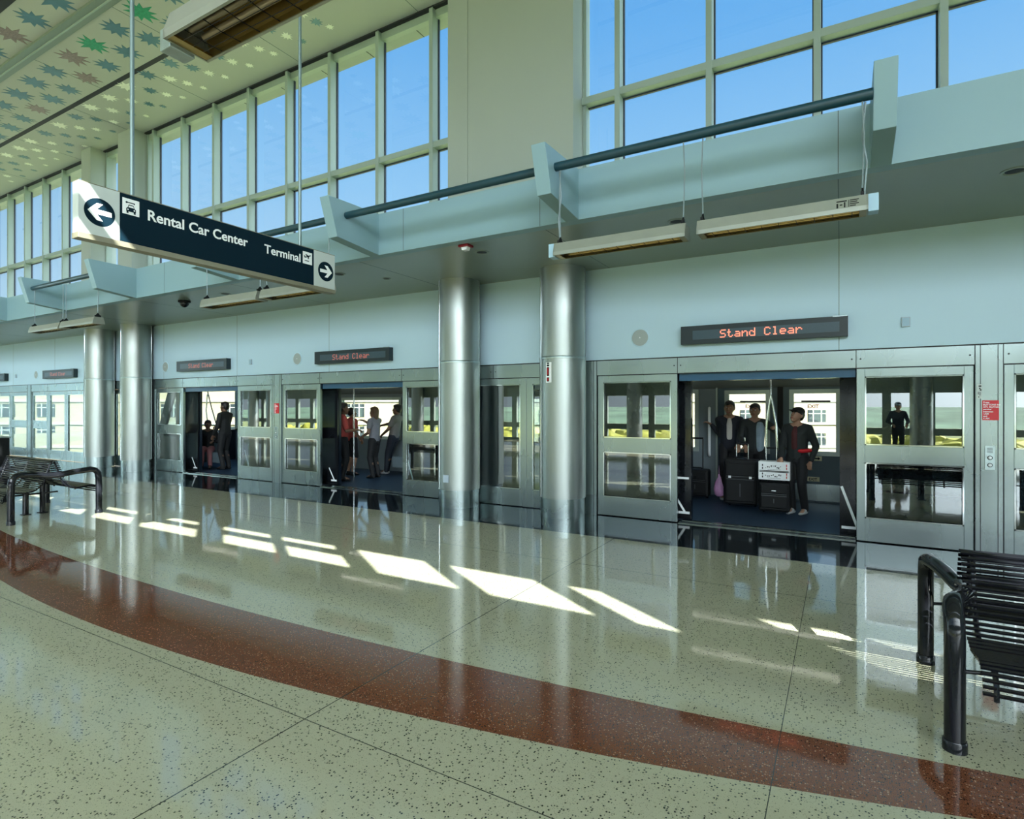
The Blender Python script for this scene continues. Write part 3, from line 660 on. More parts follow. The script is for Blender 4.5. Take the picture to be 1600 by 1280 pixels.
# ---------------------------------------------------------------- slatted benches
PROF = [(.025, .835), (.045, .80), (.080, .70), (.108, .60), (.145, .505), (.205, .438), (.30, .41), (.40, .42), (.49, .43), (.55, .41), (.582, .365), (.585, .30)]
def resample(P, d):
    out = [P[0]]; acc = 0.0
    for a, b2 in zip(P[:-1], P[1:]):
        L_ = math.dist(a, b2); p = d - acc
        while p <= L_: out.append((a[0] + (b2[0] - a[0]) * p / L_, a[1] + (b2[1] - a[1]) * p / L_)); p += d
        acc = L_ - (p - d)
    return out
def bench(x0, dr, length, yc, lab):
    t = thing('slatted_bench', (x0 + dr * length / 2, yc, 0), lab, 'bench', 'black slatted benches')
    a, b2 = sorted((x0 + dr * .095, x0 + dr * (length - .095)))
    R = resample(PROF, .030)
    for s in (-1, 1):
        bk, st = MB(), MB()
        for i, (dy, z) in enumerate(R):
            (bk if z > .50 and dy < .16 else st).tube([(a, yc + s * dy, z), (b2, yc + s * dy, z)], .0105, 6)
        obj('backrest', bk, BLACK, t, 50); obj('seat', st, BLACK, t, 50)
        for x in (a + .05, (a + b2) / 2, b2 - .05):
            obj('rib', MB().tube([(x, yc + s * (dy - .016 if z > .45 else dy), z - .014) for dy, z in PROF], .012, 6), BLACK, t, 50)
    half = [(-.535, .012), (-.535, .40), (-.533, .54), (-.520, .615), (-.485, .660), (-.43, .675), (-.34, .665), (-.22, .650), (-.10, .628), (0, .62)]
    path = half + [(-y, z) for y, z in half[-2::-1]]
    for x in (x0, x0 + dr * length):
        inw = dr if x == x0 else -dr   # the arms lean in to the end of the slats
        f = obj('frame', MB().tube([(x + inw * .125 * max(0.0, (.45 - abs(y)) / .45) ** .8 * (z > .5), yc + y, z) for y, z in path], .043, 16), BLACK, t, 50)
        for s in (-1, 1):
            obj('foot', MB().lathe((x, yc + s * .535, 0), [(.050, 0), (.050, .045), (.046, .052)], 20), BLACK, f, 40)
            obj('seat_strut', MB().tube([(x, yc + s * .535, .375), (x + (dr if x == x0 else -dr) * .16, yc + s * .535, .395)], .010, 8), BLACK, f, 50)
    x = x0 + dr * .75
    if dr * (x0 + dr * length - x) > .3:
        for s in (-1, 1):
            p = obj('leg', MB().tube([(x, yc + s * .105, .01), (x, yc + s * .105, .42), (x, yc + s * .03, .60)], .038, 12), BLACK, t, 50)
            obj('foot', MB().box(x - .06, x + .06, yc + s * .105 - .05, yc + s * .105 + .05, 0, .012), BLACKM, p, bevel=.003)
        obj('cross_bar', MB().tube([(x, yc - .30, .30), (x, yc + .30, .30)], .013, 8), BLACK, t, 50)
    return t
bench(0.468, 1, 2.0, 3.925, 'black slatted metal bench with tubular arms at the right edge, striped shadow beside it')
bench(-9.85, -1, 1.75, 3.86, 'black slatted metal bench with tubular arms at the left edge, before the far columns')
t = thing('litter_bin', (-12.6, 3.85, 0), 'dark box-shaped bin with a pale top at the left edge beyond the bench', 'bin')
obj('body', MB().box(-12.95, -12.27, 3.55, 4.13, 0, 1.09), BLACKM, t, bevel=.01); obj('top_plate', MB().box(-12.96, -12.26, 3.54, 4.14, 1.092, 1.115), STEEL, t, bevel=.004)
# ================================================================ the train
def wall_holes(mb, x0, x1, y0, y1, z0, z1, holes):
    x = x0
    for a, b2, c, d in sorted(holes):
        if a > x: mb.box(x, a, y0, y1, z0, z1)
        if c > z0: mb.box(a, b2, y0, y1, z0, c)
        if d < z1: mb.box(a, b2, y0, y1, d, z1)
        x = b2
    if x < x1: mb.box(x, x1, y0, y1, z0, z1)
YA, YB = 8.36, 10.95
def pole(t, pts_list, m=CHROME, name='grab_pole', r=.017):
    mb = MB()
    for p in pts_list: mb.tube(p, r, 8)
    return obj(name, mb, m, t, 50)
def leafpair(t, a, b2, stick):
    """the open near-side doors, slid back beyond the opening a..b2"""
    for s, x0, x1 in ((-1, a - .95, a), (1, b2, b2 + .95)):
        lf = obj('door_leaf', MB().box(x0, x1, YA - .045, YA - .008, .02, 2.06), BLACK, t, bevel=.003)
        xe = a if s < 0 else b2; y = YA - .0465; st = MB()
        def bar(p, q, w):
            p, q = Vector((p[0], 0, p[1])), Vector((q[0], 0, q[1])); n = (q - p).normalized().cross(Vector((0, 1, 0))) * w / 2
            st.add([(v.x, y, v.z) for v in (p - n, q - n, q + n, p + n)], [(0, 1, 2, 3)])
        def stick_it(*a):
            st.__init__(); bar(*a); obj('sticker', st, STICK, lf)
        stick_it((xe + s * .02, .105), (xe + s * .18, .105), .035)
        if s > 0: stick_it((xe + .02, .62), (xe + .19, .12), .03)
        else:
            stick_it((xe - .09, .12), (xe - .24, .36), .03)
            if stick: stick_it((xe - .03, .60), (xe - .19, .60), .03)
def car(xl, xr, doors, lab, near_extra=None, far_holes=(), far_doors=(), nose=False):
    t = thing('train_car', ((xl + xr) / 2, 9.6, 0), lab, 'train', 'train cars at the platform')
    sh = MB(); x = xl if not nose else -13.78
    wall_holes(sh, x, xr, YA, YA + .06, -.3, 2.30, [(a, b2, -.02, 1.99) for a, b2 in doors])
    obj('side_wall', sh, TRAINB, t)
    xb_ = xl if not nose else -16.2
    fw = MB(); wall_holes(fw, xb_, xr, YB, YB + .06, -.3, 2.30, far_holes)
    obj('far_wall', fw, TRAINW, t)
    rx = xl if not nose else -15.1
    rf = MB(); rf.prism([(YA, 2.28), (YB + .06, 2.28), (YB + .06, 2.45), (YB - .3, 2.62), (YA + .3, 2.62), (YA, 2.45)], 'x', rx, xr); obj('roof', rf, TRAINB, t)
    obj('ceiling', MB().box(rx, xr, YA + .06, YB, 2.12, 2.16), TRAINC, t)
    obj('floor', MB().box(xb_, xr, YA - .07, YB, -.12, 0.0), TRAINF, t)
    cv = MB()
    cv.prism([(YB - .28, 2.12), (YB, 2.12), (YB, 1.95)], 'x', rx, xr); obj('cove', cv, TRAINC, t)
    for y in (10.50, 9.0): obj('lamp', MB().box(rx + .3, xr - .3, y - .045, y + .045, 2.098, 2.118), LAMP, t)
    e = MB(); e.box(xr - .06, xr, YA, YB, -.3, .9); e.box(xr - .06, xr, YA, YA + .5, .9, 2.3); e.box(xr - .06, xr, YB - .5, YB, .9, 2.3); e.box(xr - .06, xr, YA, YB, 1.95, 2.3)
    if not nose: e.box(xl, xl + .06, YA, YB, -.3, .9); e.box(xl, xl + .06, YA, YA + .5, .9, 2.3); e.box(xl, xl + .06, YB - .5, YB, .9, 2.3); e.box(xl, xl + .06, YA, YB, 1.95, 2.3)
    obj('end_wall', e, TRAINB, t)
    for a, b2, c, d in far_holes:
        w = MB(); k = .07
        for q in ((a - k, a, c - k, d + k), (b2, b2 + k, c - k, d + k), (a, b2, c - k, c), (a, b2, d, d + k)): w.box(q[0], q[1], YB - .03, YB + .01, q[2], q[3])
        f = obj('window_frame', w, TRIMW, t); obj('pane', MB().box(a, b2, YB + .03, YB + .036, c, d), TGLASS, f)
    for a, b2 in far_doors:
        m = (a + b2) / 2; dm = MB(); wall_holes(dm, a, m - .03, YB - .018, YB - .002, .02, 2.0, [h for h in far_holes if a < h[0] < m]); wall_holes(dm, m + .03, b2, YB - .018, YB - .002, .02, 2.0, [h for h in far_holes if m < h[0] < b2])
        fd = obj('far_door', dm, TRAIND, t); obj('door_seal', MB().box(m - .045, m + .045, YB - .03, YB - .002, .02, 2.02), BLACKM, fd)
        kp = MB(); kp.box(a + .05, m - .08, YB - .026, YB - .017, .03, .31); kp.box(m + .12, b2 - .05, YB - .026, YB - .017, .03, .31); obj('kick_plate', kp, STEEL, fd)
    for a, b2 in doors: leafpair(t, a, b2, xr > -4)
    return t
t2 = car(-4.10, 7.0, [(-1.85, -0.013), (2.83, 4.66)], 'train car with three men and luggage in its open doorway',
         far_holes=[(-3.75, -2.365, .86, 1.87), (-1.766, -1.148, .863, 1.85), (-.704, -.072, .863, 1.85), (.7, 3.0, .86, 1.87)], far_doors=[(-1.95, .12)])
# stickers and signs on its far doors
e = obj('exit_sticker', MB().box(-.512, -.312, YB - .022, YB - .018, .355, .432), STICKC, t2, label='cream sticker reading EXIT')
obj('lettering', text_mb('EXIT', .062, (-.412, YB - .0225, .371), (1, 0, 0), (0, 0, 1), (0, -1, 0), .001, 'CENTER', .001), BLACKM, e)
e = obj('arrow_sticker', MB().box(-.60, -.278, YB - .022, YB - .018, .705, .785), STICKC, t2, label='cream sticker with an arrow')
m = MB()
m.add([(x, YB - .0226, z) for x, z in ((-.39, .733), (-.335, .733), (-.335, .718), (-.30, .745), (-.335, .772), (-.335, .757), (-.39, .757))], [tuple(range(7))]); m.box(-.58, -.43, YB - .0226, YB - .022, .752, .766); m.box(-.57, -.45, YB - .0226, YB - .022, .725, .738)
obj('arrow', m, BLACKM, e)
for xc in (-1.36, -.37):
    s = obj('window_sticker', MB().box(xc - .22, xc + .22, YB + .024, YB + .029, 1.70, 1.73), BLACKM, t2)
    obj('lettering', text_mb('EXIT', .085, (xc - .04, YB + .022, 1.60), (1, 0, 0), (0, 0, 1), (0, -1, 0), .002, 'CENTER', .002), REDP, s)
pole(t2, [[(-.95, 9.75, 2.12), (-.95, 9.75, 1.80)], [(-.95, 9.75, 1.81), (-.985, 9.75, 1.62), (-1.015, 9.75, 1.35), (-1.02, 9.75, 1.0), (-1.01, 9.75, .5), (-1.0, 9.75, 0)], [(-.95, 9.75, 1.81), (-.915, 9.75, 1.62), (-.875, 9.75, 1.35), (-.865, 9.75, 1.0), (-.875, 9.75, .5), (-.89, 9.75, 0)]])
obj('pole_clamp', MB().box(-1.04, -.85, 9.735, 9.765, .965, .99), BLACKM, t2)
pole(t2, [[(-2.10, 10.92, 1.60), (-2.08, 10.80, 1.55), (-2.075, 10.78, 1.15), (-2.08, 10.80, .78), (-2.10, 10.92, .72)]], STICK, 'grab_rail', .024)
obj('wall_rib', MB().box(-1.985, -1.955, YB - .04, YB, .0, 2.1), TRIMW, t2)

t1 = car(-16.4, -4.95, [(-8.93, -7.09), (-13.78, -11.95)], 'train car with a sloping nose standing at the two left doorways',
         far_holes=[(-11.55, -9.58, .86, 1.79), (-9.2, -7.7, .86, 1.79), (-7.4, -5.4, .86, 1.79), (-13.9, -12.9, .86, 1.79)], nose=True)
n_ = MB()
for y in (YA, ):
    n_.prism([(-15.05, 2.28), (-14.72, 2.28), (-15.42, .84), (-15.72, .84)], 'y', y, y + .06)
    n_.prism([(-13.76, 2.28), (-13.86, 2.0), (-14.62, .84), (-15.72, .84), (-16.15, -.3), (-13.76, -.3)], 'y', y, y + .06)
n_.prism([(-15.1, 2.28), (-14.3, 2.28), (-14.9, .9), (-16.2, .9)], 'y', YB - .02, YB + .03)
n_.hexa([(-16.25, YA, -.3), (-16.25, YB, -.3), (-16.25, YB, .92), (-15.85, YA, .92)], [(-16.15, YA, -.3), (-16.15, YB, -.3), (-16.15, YB, .92), (-15.75, YA, .92)])
obj('nose', n_, TRAINB, t1)
obj('windscreen', MB().hexa([(-15.75, YA + .05, .92), (-16.18, YB - .05, .92), (-15.12, YB - .05, 2.26), (-15.05, YA + .05, 2.26)], [(-15.74, YA + .05, .92), (-16.17, YB - .05, .92), (-15.11, YB - .05, 2.26), (-15.04, YA + .05, 2.26)]), TGLASS, t1)
pole(t1, [[(-9.52, 9.35, 0), (-9.52, 9.35, 2.12)]])
pole(t1, [[(-15.0, 9.35, 1.95), (-14.86, 9.35, 1.6), (-14.62, 9.35, 1.1), (-14.50, 9.35, .7), (-14.55, 9.35, .3)], [(-15.05, 9.35, 1.95), (-15.1, 9.35, 1.5), (-15.0, 9.35, 1.0), (-15.12, 9.35, .7)], [(-15.02, 9.35, 2.12), (-15.02, 9.35, 1.9)], [(-14.62, 9.35, 1.12), (-15.3, 9.35, 1.12)]])
pole(t1, [[(-14.35, 8.5, 1.55), (-14.45, 8.47, 1.45), (-14.85, 8.47, .8)], [(-13.95, 8.44, .72), (-14.45, 8.44, .06)]], STICK, 'grab_rail', .018)
def seat(t, x0, x1, y0, y1):
    s_ = MB(); s_.prism([(y0, .16), (y0 - .02, .43), (y1, .40), (y1, .10)], 'x', x0, x1); o = obj('seat', s_, SEATM, t, bevel=.02)
    obj('seat_back', MB().prism([(y1 - .09, .40), (y1 - .02, .86), (y1 + .03, .86), (y1 + .0, .40)], 'x', x0, x1), SEATM, o, bevel=.015)
seat(t1, -15.0, -14.3, 8.95, 9.35); seat(t1, -9.35, -8.0, 10.42, 10.86); seat(t1, -12.4, -11.6, 10.42, 10.86)

# ================================================================ luggage
ZIPM = mat('zip_grey', (0.10, 0.11, 0.12), 0.4, 0.3)
def suitcase(x, y, w, d, h, lab, up=None, tabs=False, yaw=0.0):
    t = thing('suitcase', (x, y, 0), lab, 'suitcase', 'black suitcases in the doorway')
    obj('body', MB().box(x - w / 2, x + w / 2, y - d / 2, y + d / 2, .045, h), BLACKM, t, bevel=.035)
    obj('front_pocket', MB().box(x - w * .42, x + w * .42, y - d / 2 - .022, y - d / 2 + .01, .10, h * .60), BLACKM, t, bevel=.015)
    obj('front_pocket', MB().box(x - w * .42, x + w * .42, y - d / 2 - .018, y - d / 2 + .01, h * .66, h * .92), BLACKM, t, bevel=.012)
    z_ = MB()
    for zz in (.10 + (h * .60 - .10) * .97, h * .645): z_.box(x - w * .40, x + w * .40, y - d / 2 - .024, y - d / 2 - .015, zz, zz + .006)
    z_.box(x - .004, x + .004, y - d / 2 - .027, y - d / 2 - .02, .18, h * .50); obj('zip', z_, ZIPM, t)
    if tabs:
        for s in (-1, 1): obj('reflector_tab', MB().box(x + s * w * .30 - .02, x + s * w * .30 + .02, y - d / 2 - .027, y - d / 2 - .018, h * .61, h * .66), STICK, t)
    else:
        mb = MB(); mb.box(x - .03, x + .03, y - d / 2 - .024, y - d / 2 - .018, h * .74, h * .765); obj('badge', mb, CHROME, t)
    for s in (-1, 1): obj('wheel', MB().lathe((x + s * w * .38 - .012, y + d * .30, .04), [(.04, 0), (.04, .024)], 18, 'x'), BLACK, t, 40)
    obj('top_grip', MB().tube([(x - .09, y, h - .005), (x - .08, y, h + .022), (x + .08, y, h + .022), (x + .09, y, h - .005)], .011, 8), BLACK, t, 50)
    if up:
        hd_ = MB(); hw = min(.09, w * .22); yy = y + d * .28
        hd_.tube([(x - hw, yy, h - .02), (x - hw, yy, up)], .010, 8); hd_.tube([(x + hw, yy, h - .02), (x + hw, yy, up)], .010, 8)
        p = obj('pull_handle', hd_, CHROME if tabs else BLACK, t, 50); obj('handle_grip', MB().tube([(x - hw - .01, yy, up), (x + hw + .01, yy, up)], .017, 8), BLACK, p, 50)
    return t
suitcase(-1.40, 9.90, .52, .30, .775, 'large black upright suitcase with two white tabs, in the middle of the doorway', up=1.02, tabs=True)
suitcase(-2.22, 10.42, .44, .26, .52, 'black cabin suitcase with its long handle pulled up, at the left of the doorway', up=1.06)
suitcase(-.87, 9.50, .43, .28, .485, 'small black suitcase carrying two white printed cartons')
rs2 = random.Random(3)
for i, (z0, z1, lab) in enumerate(((.522, .650, 'lower white carton with black and red print on the small suitcase'), (.652, .795, 'upper white carton with black and red print, under a hand'))):
    t = thing('carton', (-.87, 9.5, z0), lab, 'box', 'white printed cartons on the small suitcase')
    obj('box', MB().box(-1.085, -.655, 9.37, 9.63, z0, z1), SIGNT, t, bevel=.003)
    k, r_ = MB(), MB()
    for j in range(9):
        xx = -.985 + j * .026 + rs2.uniform(-.004, .004); zz = z0 + .06 + rs2.uniform(-.01, .02)
        w_, h_ = rs2.uniform(.004, .011), rs2.uniform(.008, .028)
        k.prism([(xx - w_, zz - h_ * .4), (xx + w_ * .4, zz - h_ * .5), (xx + w_, zz + h_ * .4), (xx - w_ * .3, zz + h_ * .5)], 'y', 9.3685, 9.3696)
        if j % 2: k.box(xx - .012, xx + .012, 9.3685, 9.3696, zz + .004, zz + .010)
    for j in range(12): k.box(-.955 + j * .015, -.945 + j * .015, 9.3685, 9.3696, z0 + .026, z0 + .031)
    k.box(-1.07, -.67, 9.3685, 9.3696, z0 + .002 if i else z1 - .012, z0 + .012 if i else z1 - .002)
    for zz in (.03, .075): r_.box(-.705, -.692, 9.3685, 9.3696, z0 + zz, z0 + zz + .035); k.box(-1.035, -1.022, 9.3685, 9.3696, z0 + zz, z0 + zz + .03)
    obj('print', k, BLACKM, t, label='black brush-like print'); obj('red_print', r_, REDP, t)
BAGM = mat('pink_plastic', (0.62, 0.32, 0.58), 0.35, var=.2, nscale=20)
t = thing('plastic_bag', (-1.80, 10.18, 0), 'pink plastic bag hanging beside the large suitcase', 'bag')
b_ = MB(); b_.lathe((-1.80, 10.18, 0), [(.035, .09), (.075, .12), (.085, .22), (.06, .33), (.025, .42), (.012, .47)], 12)
b_.map(lambda p: (p[0] + .008 * math.sin(p[2] * 40 + p[1] * 30), -1.0 * 0 + 10.18 + (p[1] - 10.18) * .6, p[2])); obj('sack', b_, BAGM, t, 60)
obj('loop', MB().tube([(-1.81, 10.18, .46), (-1.80, 10.18, .62), (-1.79, 10.18, .46)], .004, 6), BAGM, t)

# ================================================================ people
ICO = None
def ico():
    global ICO
    if ICO is None:
        bm = bmesh.new(); bmesh.ops.create_icosphere(bm, subdivisions=2, radius=1); ICO = [v.co.copy() for v in bm.verts]; bm.free()
    return ICO
def hull(bm, balls):
    vs = []
    for c, r in balls:
        c = Vector(c); R = r if isinstance(r, (tuple, list)) else (r, r, r)
        for v in ico(): vs.append(bm.verts.new(c + Vector((v.x * R[0], v.y * R[1], v.z * R[2]))))
    g_ = bmesh.ops.convex_hull(bm, input=vs)
    dead = [e for e in g_['geom_interior'] + g_['geom_unused'] if isinstance(e, bmesh.types.BMVert)]
    bmesh.ops.delete(bm, geom=list(set(dead)), context='VERTS')
def fuse(name, hulls, voxel, m, parent, M4, label=None):
    """one continuous smooth skin over overlapping rounded forms"""
    bm = bmesh.new()
    for h_ in hulls: hull(bm, h_)
    me = bpy.data.meshes.new(name); bm.to_mesh(me); bm.free()
    o = bpy.data.objects.new(name, me); COL.objects.link(o)
    r = o.modifiers.new('r', 'REMESH'); r.mode = 'VOXEL'; r.voxel_size = voxel
    s = o.modifiers.new('s', 'SMOOTH'); s.factor = .5; s.iterations = 3
    dg = bpy.context.evaluated_depsgraph_get(); me2 = bpy.data.meshes.new_from_object(o.evaluated_get(dg))
    o.modifiers.clear(); o.data = me2; bpy.data.meshes.remove(me); me2.name = name
    me2.transform(M4); me2.materials.clear(); me2.materials.append(m); me2.polygons.foreach_set('use_smooth', [True] * len(me2.polygons))
    o.parent = parent; ORG[o.name] = ORG[parent.name]
    if label: o['label'] = label
    return o
def ik(a, c, l1, l2, hint):
    a, c = Vector(a), Vector(c); d = c - a; L_ = min(d.length, (l1 + l2) * .995)
    if L_ < 1e-4: return a + Vector(hint)
    n = d.normalized(); x = (l1 * l1 - l2 * l2 + L_ * L_) / (2 * L_); h_ = math.sqrt(max(0, l1 * l1 - x * x))
    hv = Vector(hint); hv = hv - n * hv.dot(n)
    return a + n * x + hv.normalized() * h_
SKIN = mat('skin', (0.36, 0.20, 0.13), 0.5, var=.06); SKIN2 = mat('skin_dark', (0.20, 0.11, 0.07), 0.5, var=.06)
HAIRB = mat('hair_black', (0.008, 0.007, 0.007), 0.45); HAIRN = mat('hair_brown', (0.10, 0.055, 0.025), 0.5)
def person(lab, loc, yaw, H, handR, handL, tops, legs_m, hair=HAIRB, skin=SKIN, shoe=BLACKM, cap=None, look=(0, 0), lean=(0, 0), feet=None, sleeve=1.0, shorts=False, sit=False, shirt=None, panel=None, extra=None, long_hair=False, group=None):
    """x: the viewer's right when the figure faces -y; handR is at -x, handL at +x; all in metres, local to the figure"""
    t = thing('person', loc, lab, 'person', group)
    k = H / 1.72; M4 = Matrix.Rotation(yaw, 4, 'Z')
    lx, ly = lean; hz = .50 if sit else .93 * k
    hip = Vector((0, 0, hz)); chest = Vector((lx * .7, ly * .7, hz + .36 * k)); nb = Vector((lx, ly, hz + .52 * k)); hd = Vector((lx * 1.1, ly * 1.1 - .015, hz + .675 * k))
    sh = [Vector((lx + s * .175 * k, ly + .005, hz + .465 * k)) for s in (-1, 1)]; hj = [hip + Vector((s * .085 * k, 0, -.01)) for s in (-1, 1)]
    if feet is None: feet = [(-.10, 0), (.10, .0)] if not sit else [(-.10, -.48), (.10, -.48)]
    an = [Vector((fx, fy + .03, .085 * k)) for fx, fy in feet]
    kn = [ik(hj[i], an[i], .43 * k, .42 * k, (0, -1, 0)) for i in (0, 1)]
    wr = [Vector(handR), Vector(handL)]; el = []
    for i in (0, 1):
        d = wr[i] - sh[i]
        if d.length > .56 * k: wr[i] = sh[i] + d.normalized() * .56 * k
        el.append(ik(sh[i], wr[i], .30 * k, .265 * k, (-.5 if i == 0 else .5, .6, -.6)))
    Rh = Matrix.Rotation(look[0], 3, 'Z') @ Matrix.Rotation(look[1], 3, 'X')
    hk = 1.10
    def hp(x, y, z): return hd + Rh @ Vector((x * k * hk, y * k * hk, z * k * hk))
    B = []
    B += [[(hp(0, .012, .035), (.076 * k * hk, .094 * k * hk, .085 * k * hk)), (hp(0, -.02, -.03), (.066 * k * hk, .07 * k * hk, .07 * k * hk))], [(hp(0, -.02, -.02), .066 * k * hk), (hp(0, -.058, -.092), .028 * k * hk)],
          [(hp(0, -.088, .008), .010 * k * hk), (hp(0, -.106, -.028), .015 * k * hk)], [(hp(-.02, -.078, -.066), .014 * k * hk), (hp(.02, -.078, -.066), .014 * k * hk)]]
    for s in (-1, 1): B.append([(hp(s * .076, .015, .005), (.012 * k * hk, .02 * k * hk, .03 * k * hk)), (hp(s * .074, .008, -.025), (.010 * k * hk, .014 * k * hk, .014 * k * hk))])
    B += [[(nb, .058 * k), (hp(0, .01, -.05), .052 * k)], [(hip, (.15 * k, .105 * k, .09 * k)), (chest, (.155 * k, .105 * k, .11 * k))], [(chest, (.155 * k, .105 * k, .10 * k)), (sh[0] * .88 + nb * .12, .058 * k), (sh[1] * .88 + nb * .12, .058 * k), (nb, .06 * k)]]
    for i in (0, 1):
        B += [[(sh[i], .056 * k), (el[i], .041 * k)], [(el[i], .041 * k), (wr[i], .027 * k)], [(hj[i], .092 * k), (kn[i], .058 * k)], [(kn[i], .058 * k), (kn[i] * .65 + an[i] * .35 + Vector((0, .015, 0)), .056 * k), (an[i], .036 * k)], [(an[i], .036 * k), (an[i] + Vector((0, -.13 * k, -.045 * k)), .028 * k)]]
        f = (wr[i] - el[i]).normalized(); f = (f + Vector((0, 0, -.35))).normalized(); sd = f.cross(Vector((0, 0, 1))); sd = sd.normalized() if sd.length > .1 else Vector((1, 0, 0)); dn_ = f.cross(sd).normalized()
        if dn_.z > 0: dn_ = -dn_
        p0 = wr[i]; p1 = p0 + f * .085 * k
        B.append([(p0, .024 * k), (p1 + sd * .026 * k, .015 * k), (p1 - sd * .026 * k, .015 * k)])
        for j, ln in enumerate((.060, .070, .066, .052)):
            b0 = p1 + sd * (.030 - .020 * j) * k; b1 = b0 + (f + dn_ * .35).normalized() * ln * .6 * k; b2_ = b1 + (f * .35 + dn_).normalized() * ln * .5 * k
            B += [[(b0, .0105 * k), (b1, .0095 * k)], [(b1, .0095 * k), (b2_, .008 * k)]]
        th0 = p0 + f * .03 * k + sd * .026 * k; th1 = th0 + (f * .5 + sd * .7 + dn_ * .3).normalized() * .04 * k; th2 = th1 + (f + dn_ * .5).normalized() * .03 * k
        B += [[(th0, .014 * k), (th1, .011 * k)], [(th1, .011 * k), (th2, .009 * k)]]
    body = fuse('body', B, .0085, skin, t, M4)
    def sub(name, mb, m, parent=body): return obj(name, mb.map(lambda p: Vector(loc) + M4 @ Vector(p)), m, parent, 60)
    for s in (-1, 1):
        e = sub('eye', MB().ball(hp(s * .03, -.083, .012), .0095 * k, 6), STICK); sub('iris', MB().ball(hp(s * .03, -.090, .012), .005 * k, 5), BLACK)
        sub('eyebrow', MB().tube([hp(s * .014, -.094, .032), hp(s * .03, -.093, .037), hp(s * .048, -.083, .033)], .004 * k, 6), hair)
    sub('mouth', MB().tube([hp(-.022, -.089, -.063), hp(0, -.095, -.066), hp(.022, -.089, -.063)], .0045 * k, 6), REDM)
    Hh = [[(hp(0, .022, .052), (.084 * k * hk, .096 * k * hk, .082 * k * hk)), (hp(0, -.028, .082), (.066 * k * hk, .058 * k * hk, .038 * k * hk))], [(hp(0, .05, .02), (.082 * k * hk, .07 * k * hk, .075 * k * hk)), (hp(0, .062, -.04), (.062 * k * hk, .04 * k * hk, .03 * k * hk))]]
    for s in (-1, 1): Hh.append([(hp(s * .072, .004, .035), (.014 * k * hk, .03 * k * hk, .03 * k * hk)), (hp(s * .070, .03, .0), (.015 * k * hk, .02 * k * hk, .03 * k * hk))])
    if long_hair: Hh += [[(hp(0, .06, .0), (.085 * k * hk, .05 * k * hk, .06 * k * hk)), (hp(0, .065, -.13), (.075 * k * hk, .035 * k * hk, .04 * k * hk))]]
    hr = fuse('hair', Hh, .009, hair, t, M4)
    if cap:
        fuse('cap', [[(hp(0, .015, .062), (.092 * k * hk, .105 * k * hk, .075 * k * hk))], [(hp(-.05, -.085, .05), .010), (hp(.05, -.085, .05), .010), (hp(-.03, -.15, .036), .008), (hp(.03, -.15, .036), .008)]], .009, cap, t, M4)
    o_ = .016
    T = [[(hip + Vector((0, 0, .0)), (.16 * k, .118 * k, .10 * k)), (chest, (.168 * k, .122 * k, .11 * k))], [(chest, (.168 * k, .122 * k, .10 * k)), (sh[0] * .88 + nb * .12, .07 * k), (sh[1] * .88 + nb * .12, .07 * k), (nb + Vector((0, .01, -.015)), .066 * k)],
         [(nb + Vector((0, .012, -.01)), (.066 * k, .062 * k, .03 * k)), (nb + Vector((0, .018, .028)), (.062 * k, .058 * k, .012 * k))]]
    for i in (0, 1):
        a = .071 * k
        if sleeve > .99: T += [[(sh[i], a), (el[i], .056 * k)], [(el[i], .056 * k), (wr[i] * .93 + el[i] * .07, .042 * k)]]
        else: T += [[(sh[i], a), (sh[i] * (1 - sleeve) + el[i] * sleeve, .066 * k)]]
    tp = fuse('jacket' if sleeve > .99 else 'shirt', T, .011, tops, t, M4)
    if shirt:   # the shirt front in the opening of the jacket
        fuse('shirt_front', [[(chest + Vector((.0, -.10 * k, -.20 * k)), (.050 * k, .030 * k, .05 * k)), (chest + Vector((0, -.105 * k, .02)), (.052 * k, .028 * k, .05 * k)), (nb + Vector((0, -.066 * k, -.03 * k)), (.034 * k, .012 * k, .018 * k))]], .010, shirt, t, M4)
    if panel:   # a light half of the jacket front
        fuse('jacket_panel', [[(hip + Vector((.075 * k, -.045 * k, .05)), (.078 * k, .088 * k, .12 * k)), (chest + Vector((.085 * k, -.058 * k, 0)), (.090 * k, .088 * k, .09 * k)), (chest + Vector((.085 * k, -.045 * k, .09 * k)), (.06 * k, .075 * k, .04 * k))]], .010, panel, t, M4)
    Lg = [[(hip + Vector((0, 0, -.01)), (.152 * k, .112 * k, .075 * k)), (hip + Vector((0, 0, -.07 * k)), (.15 * k, .108 * k, .05 * k))]]
    for i in (0, 1):
        Lg += [[(hj[i], .104 * k), (kn[i], .073 * k)]]
        if not shorts: Lg += [[(kn[i], .073 * k), (an[i] + Vector((0, .005, .0)), .057 * k)]]
    fuse('shorts' if shorts else 'trousers', Lg, .011, legs_m, t, M4)
    for i in (0, 1):
        fuse('shoe', [[(an[i] + Vector((0, .025, -.05 * k)), (.04 * k, .045 * k, .034 * k)), (an[i] + Vector((0, -.10 * k, -.055 * k)), (.045 * k, .05 * k, .028 * k)), (an[i] + Vector((0, -.16 * k, -.060 * k)), (.036 * k, .035 * k, .022 * k))], [(an[i], .045 * k), (an[i] + Vector((0, -.05 * k, -.035 * k)), .045 * k)]], .010, shoe, t, M4)
    if extra: extra(t, hip, chest, M4)
    return t
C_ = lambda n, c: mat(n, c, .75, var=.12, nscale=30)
JNAVY, JDARK, JGREY, WHITE, SALMON = C_('cloth_navy', (.005, .008, .018)), C_('cloth_black', (.006, .008, .009)), C_('cloth_green_grey', (.013, .018, .019)), C_('cloth_white', (.52, .50, .46)), C_('cloth_salmon', (.50, .075, .065))
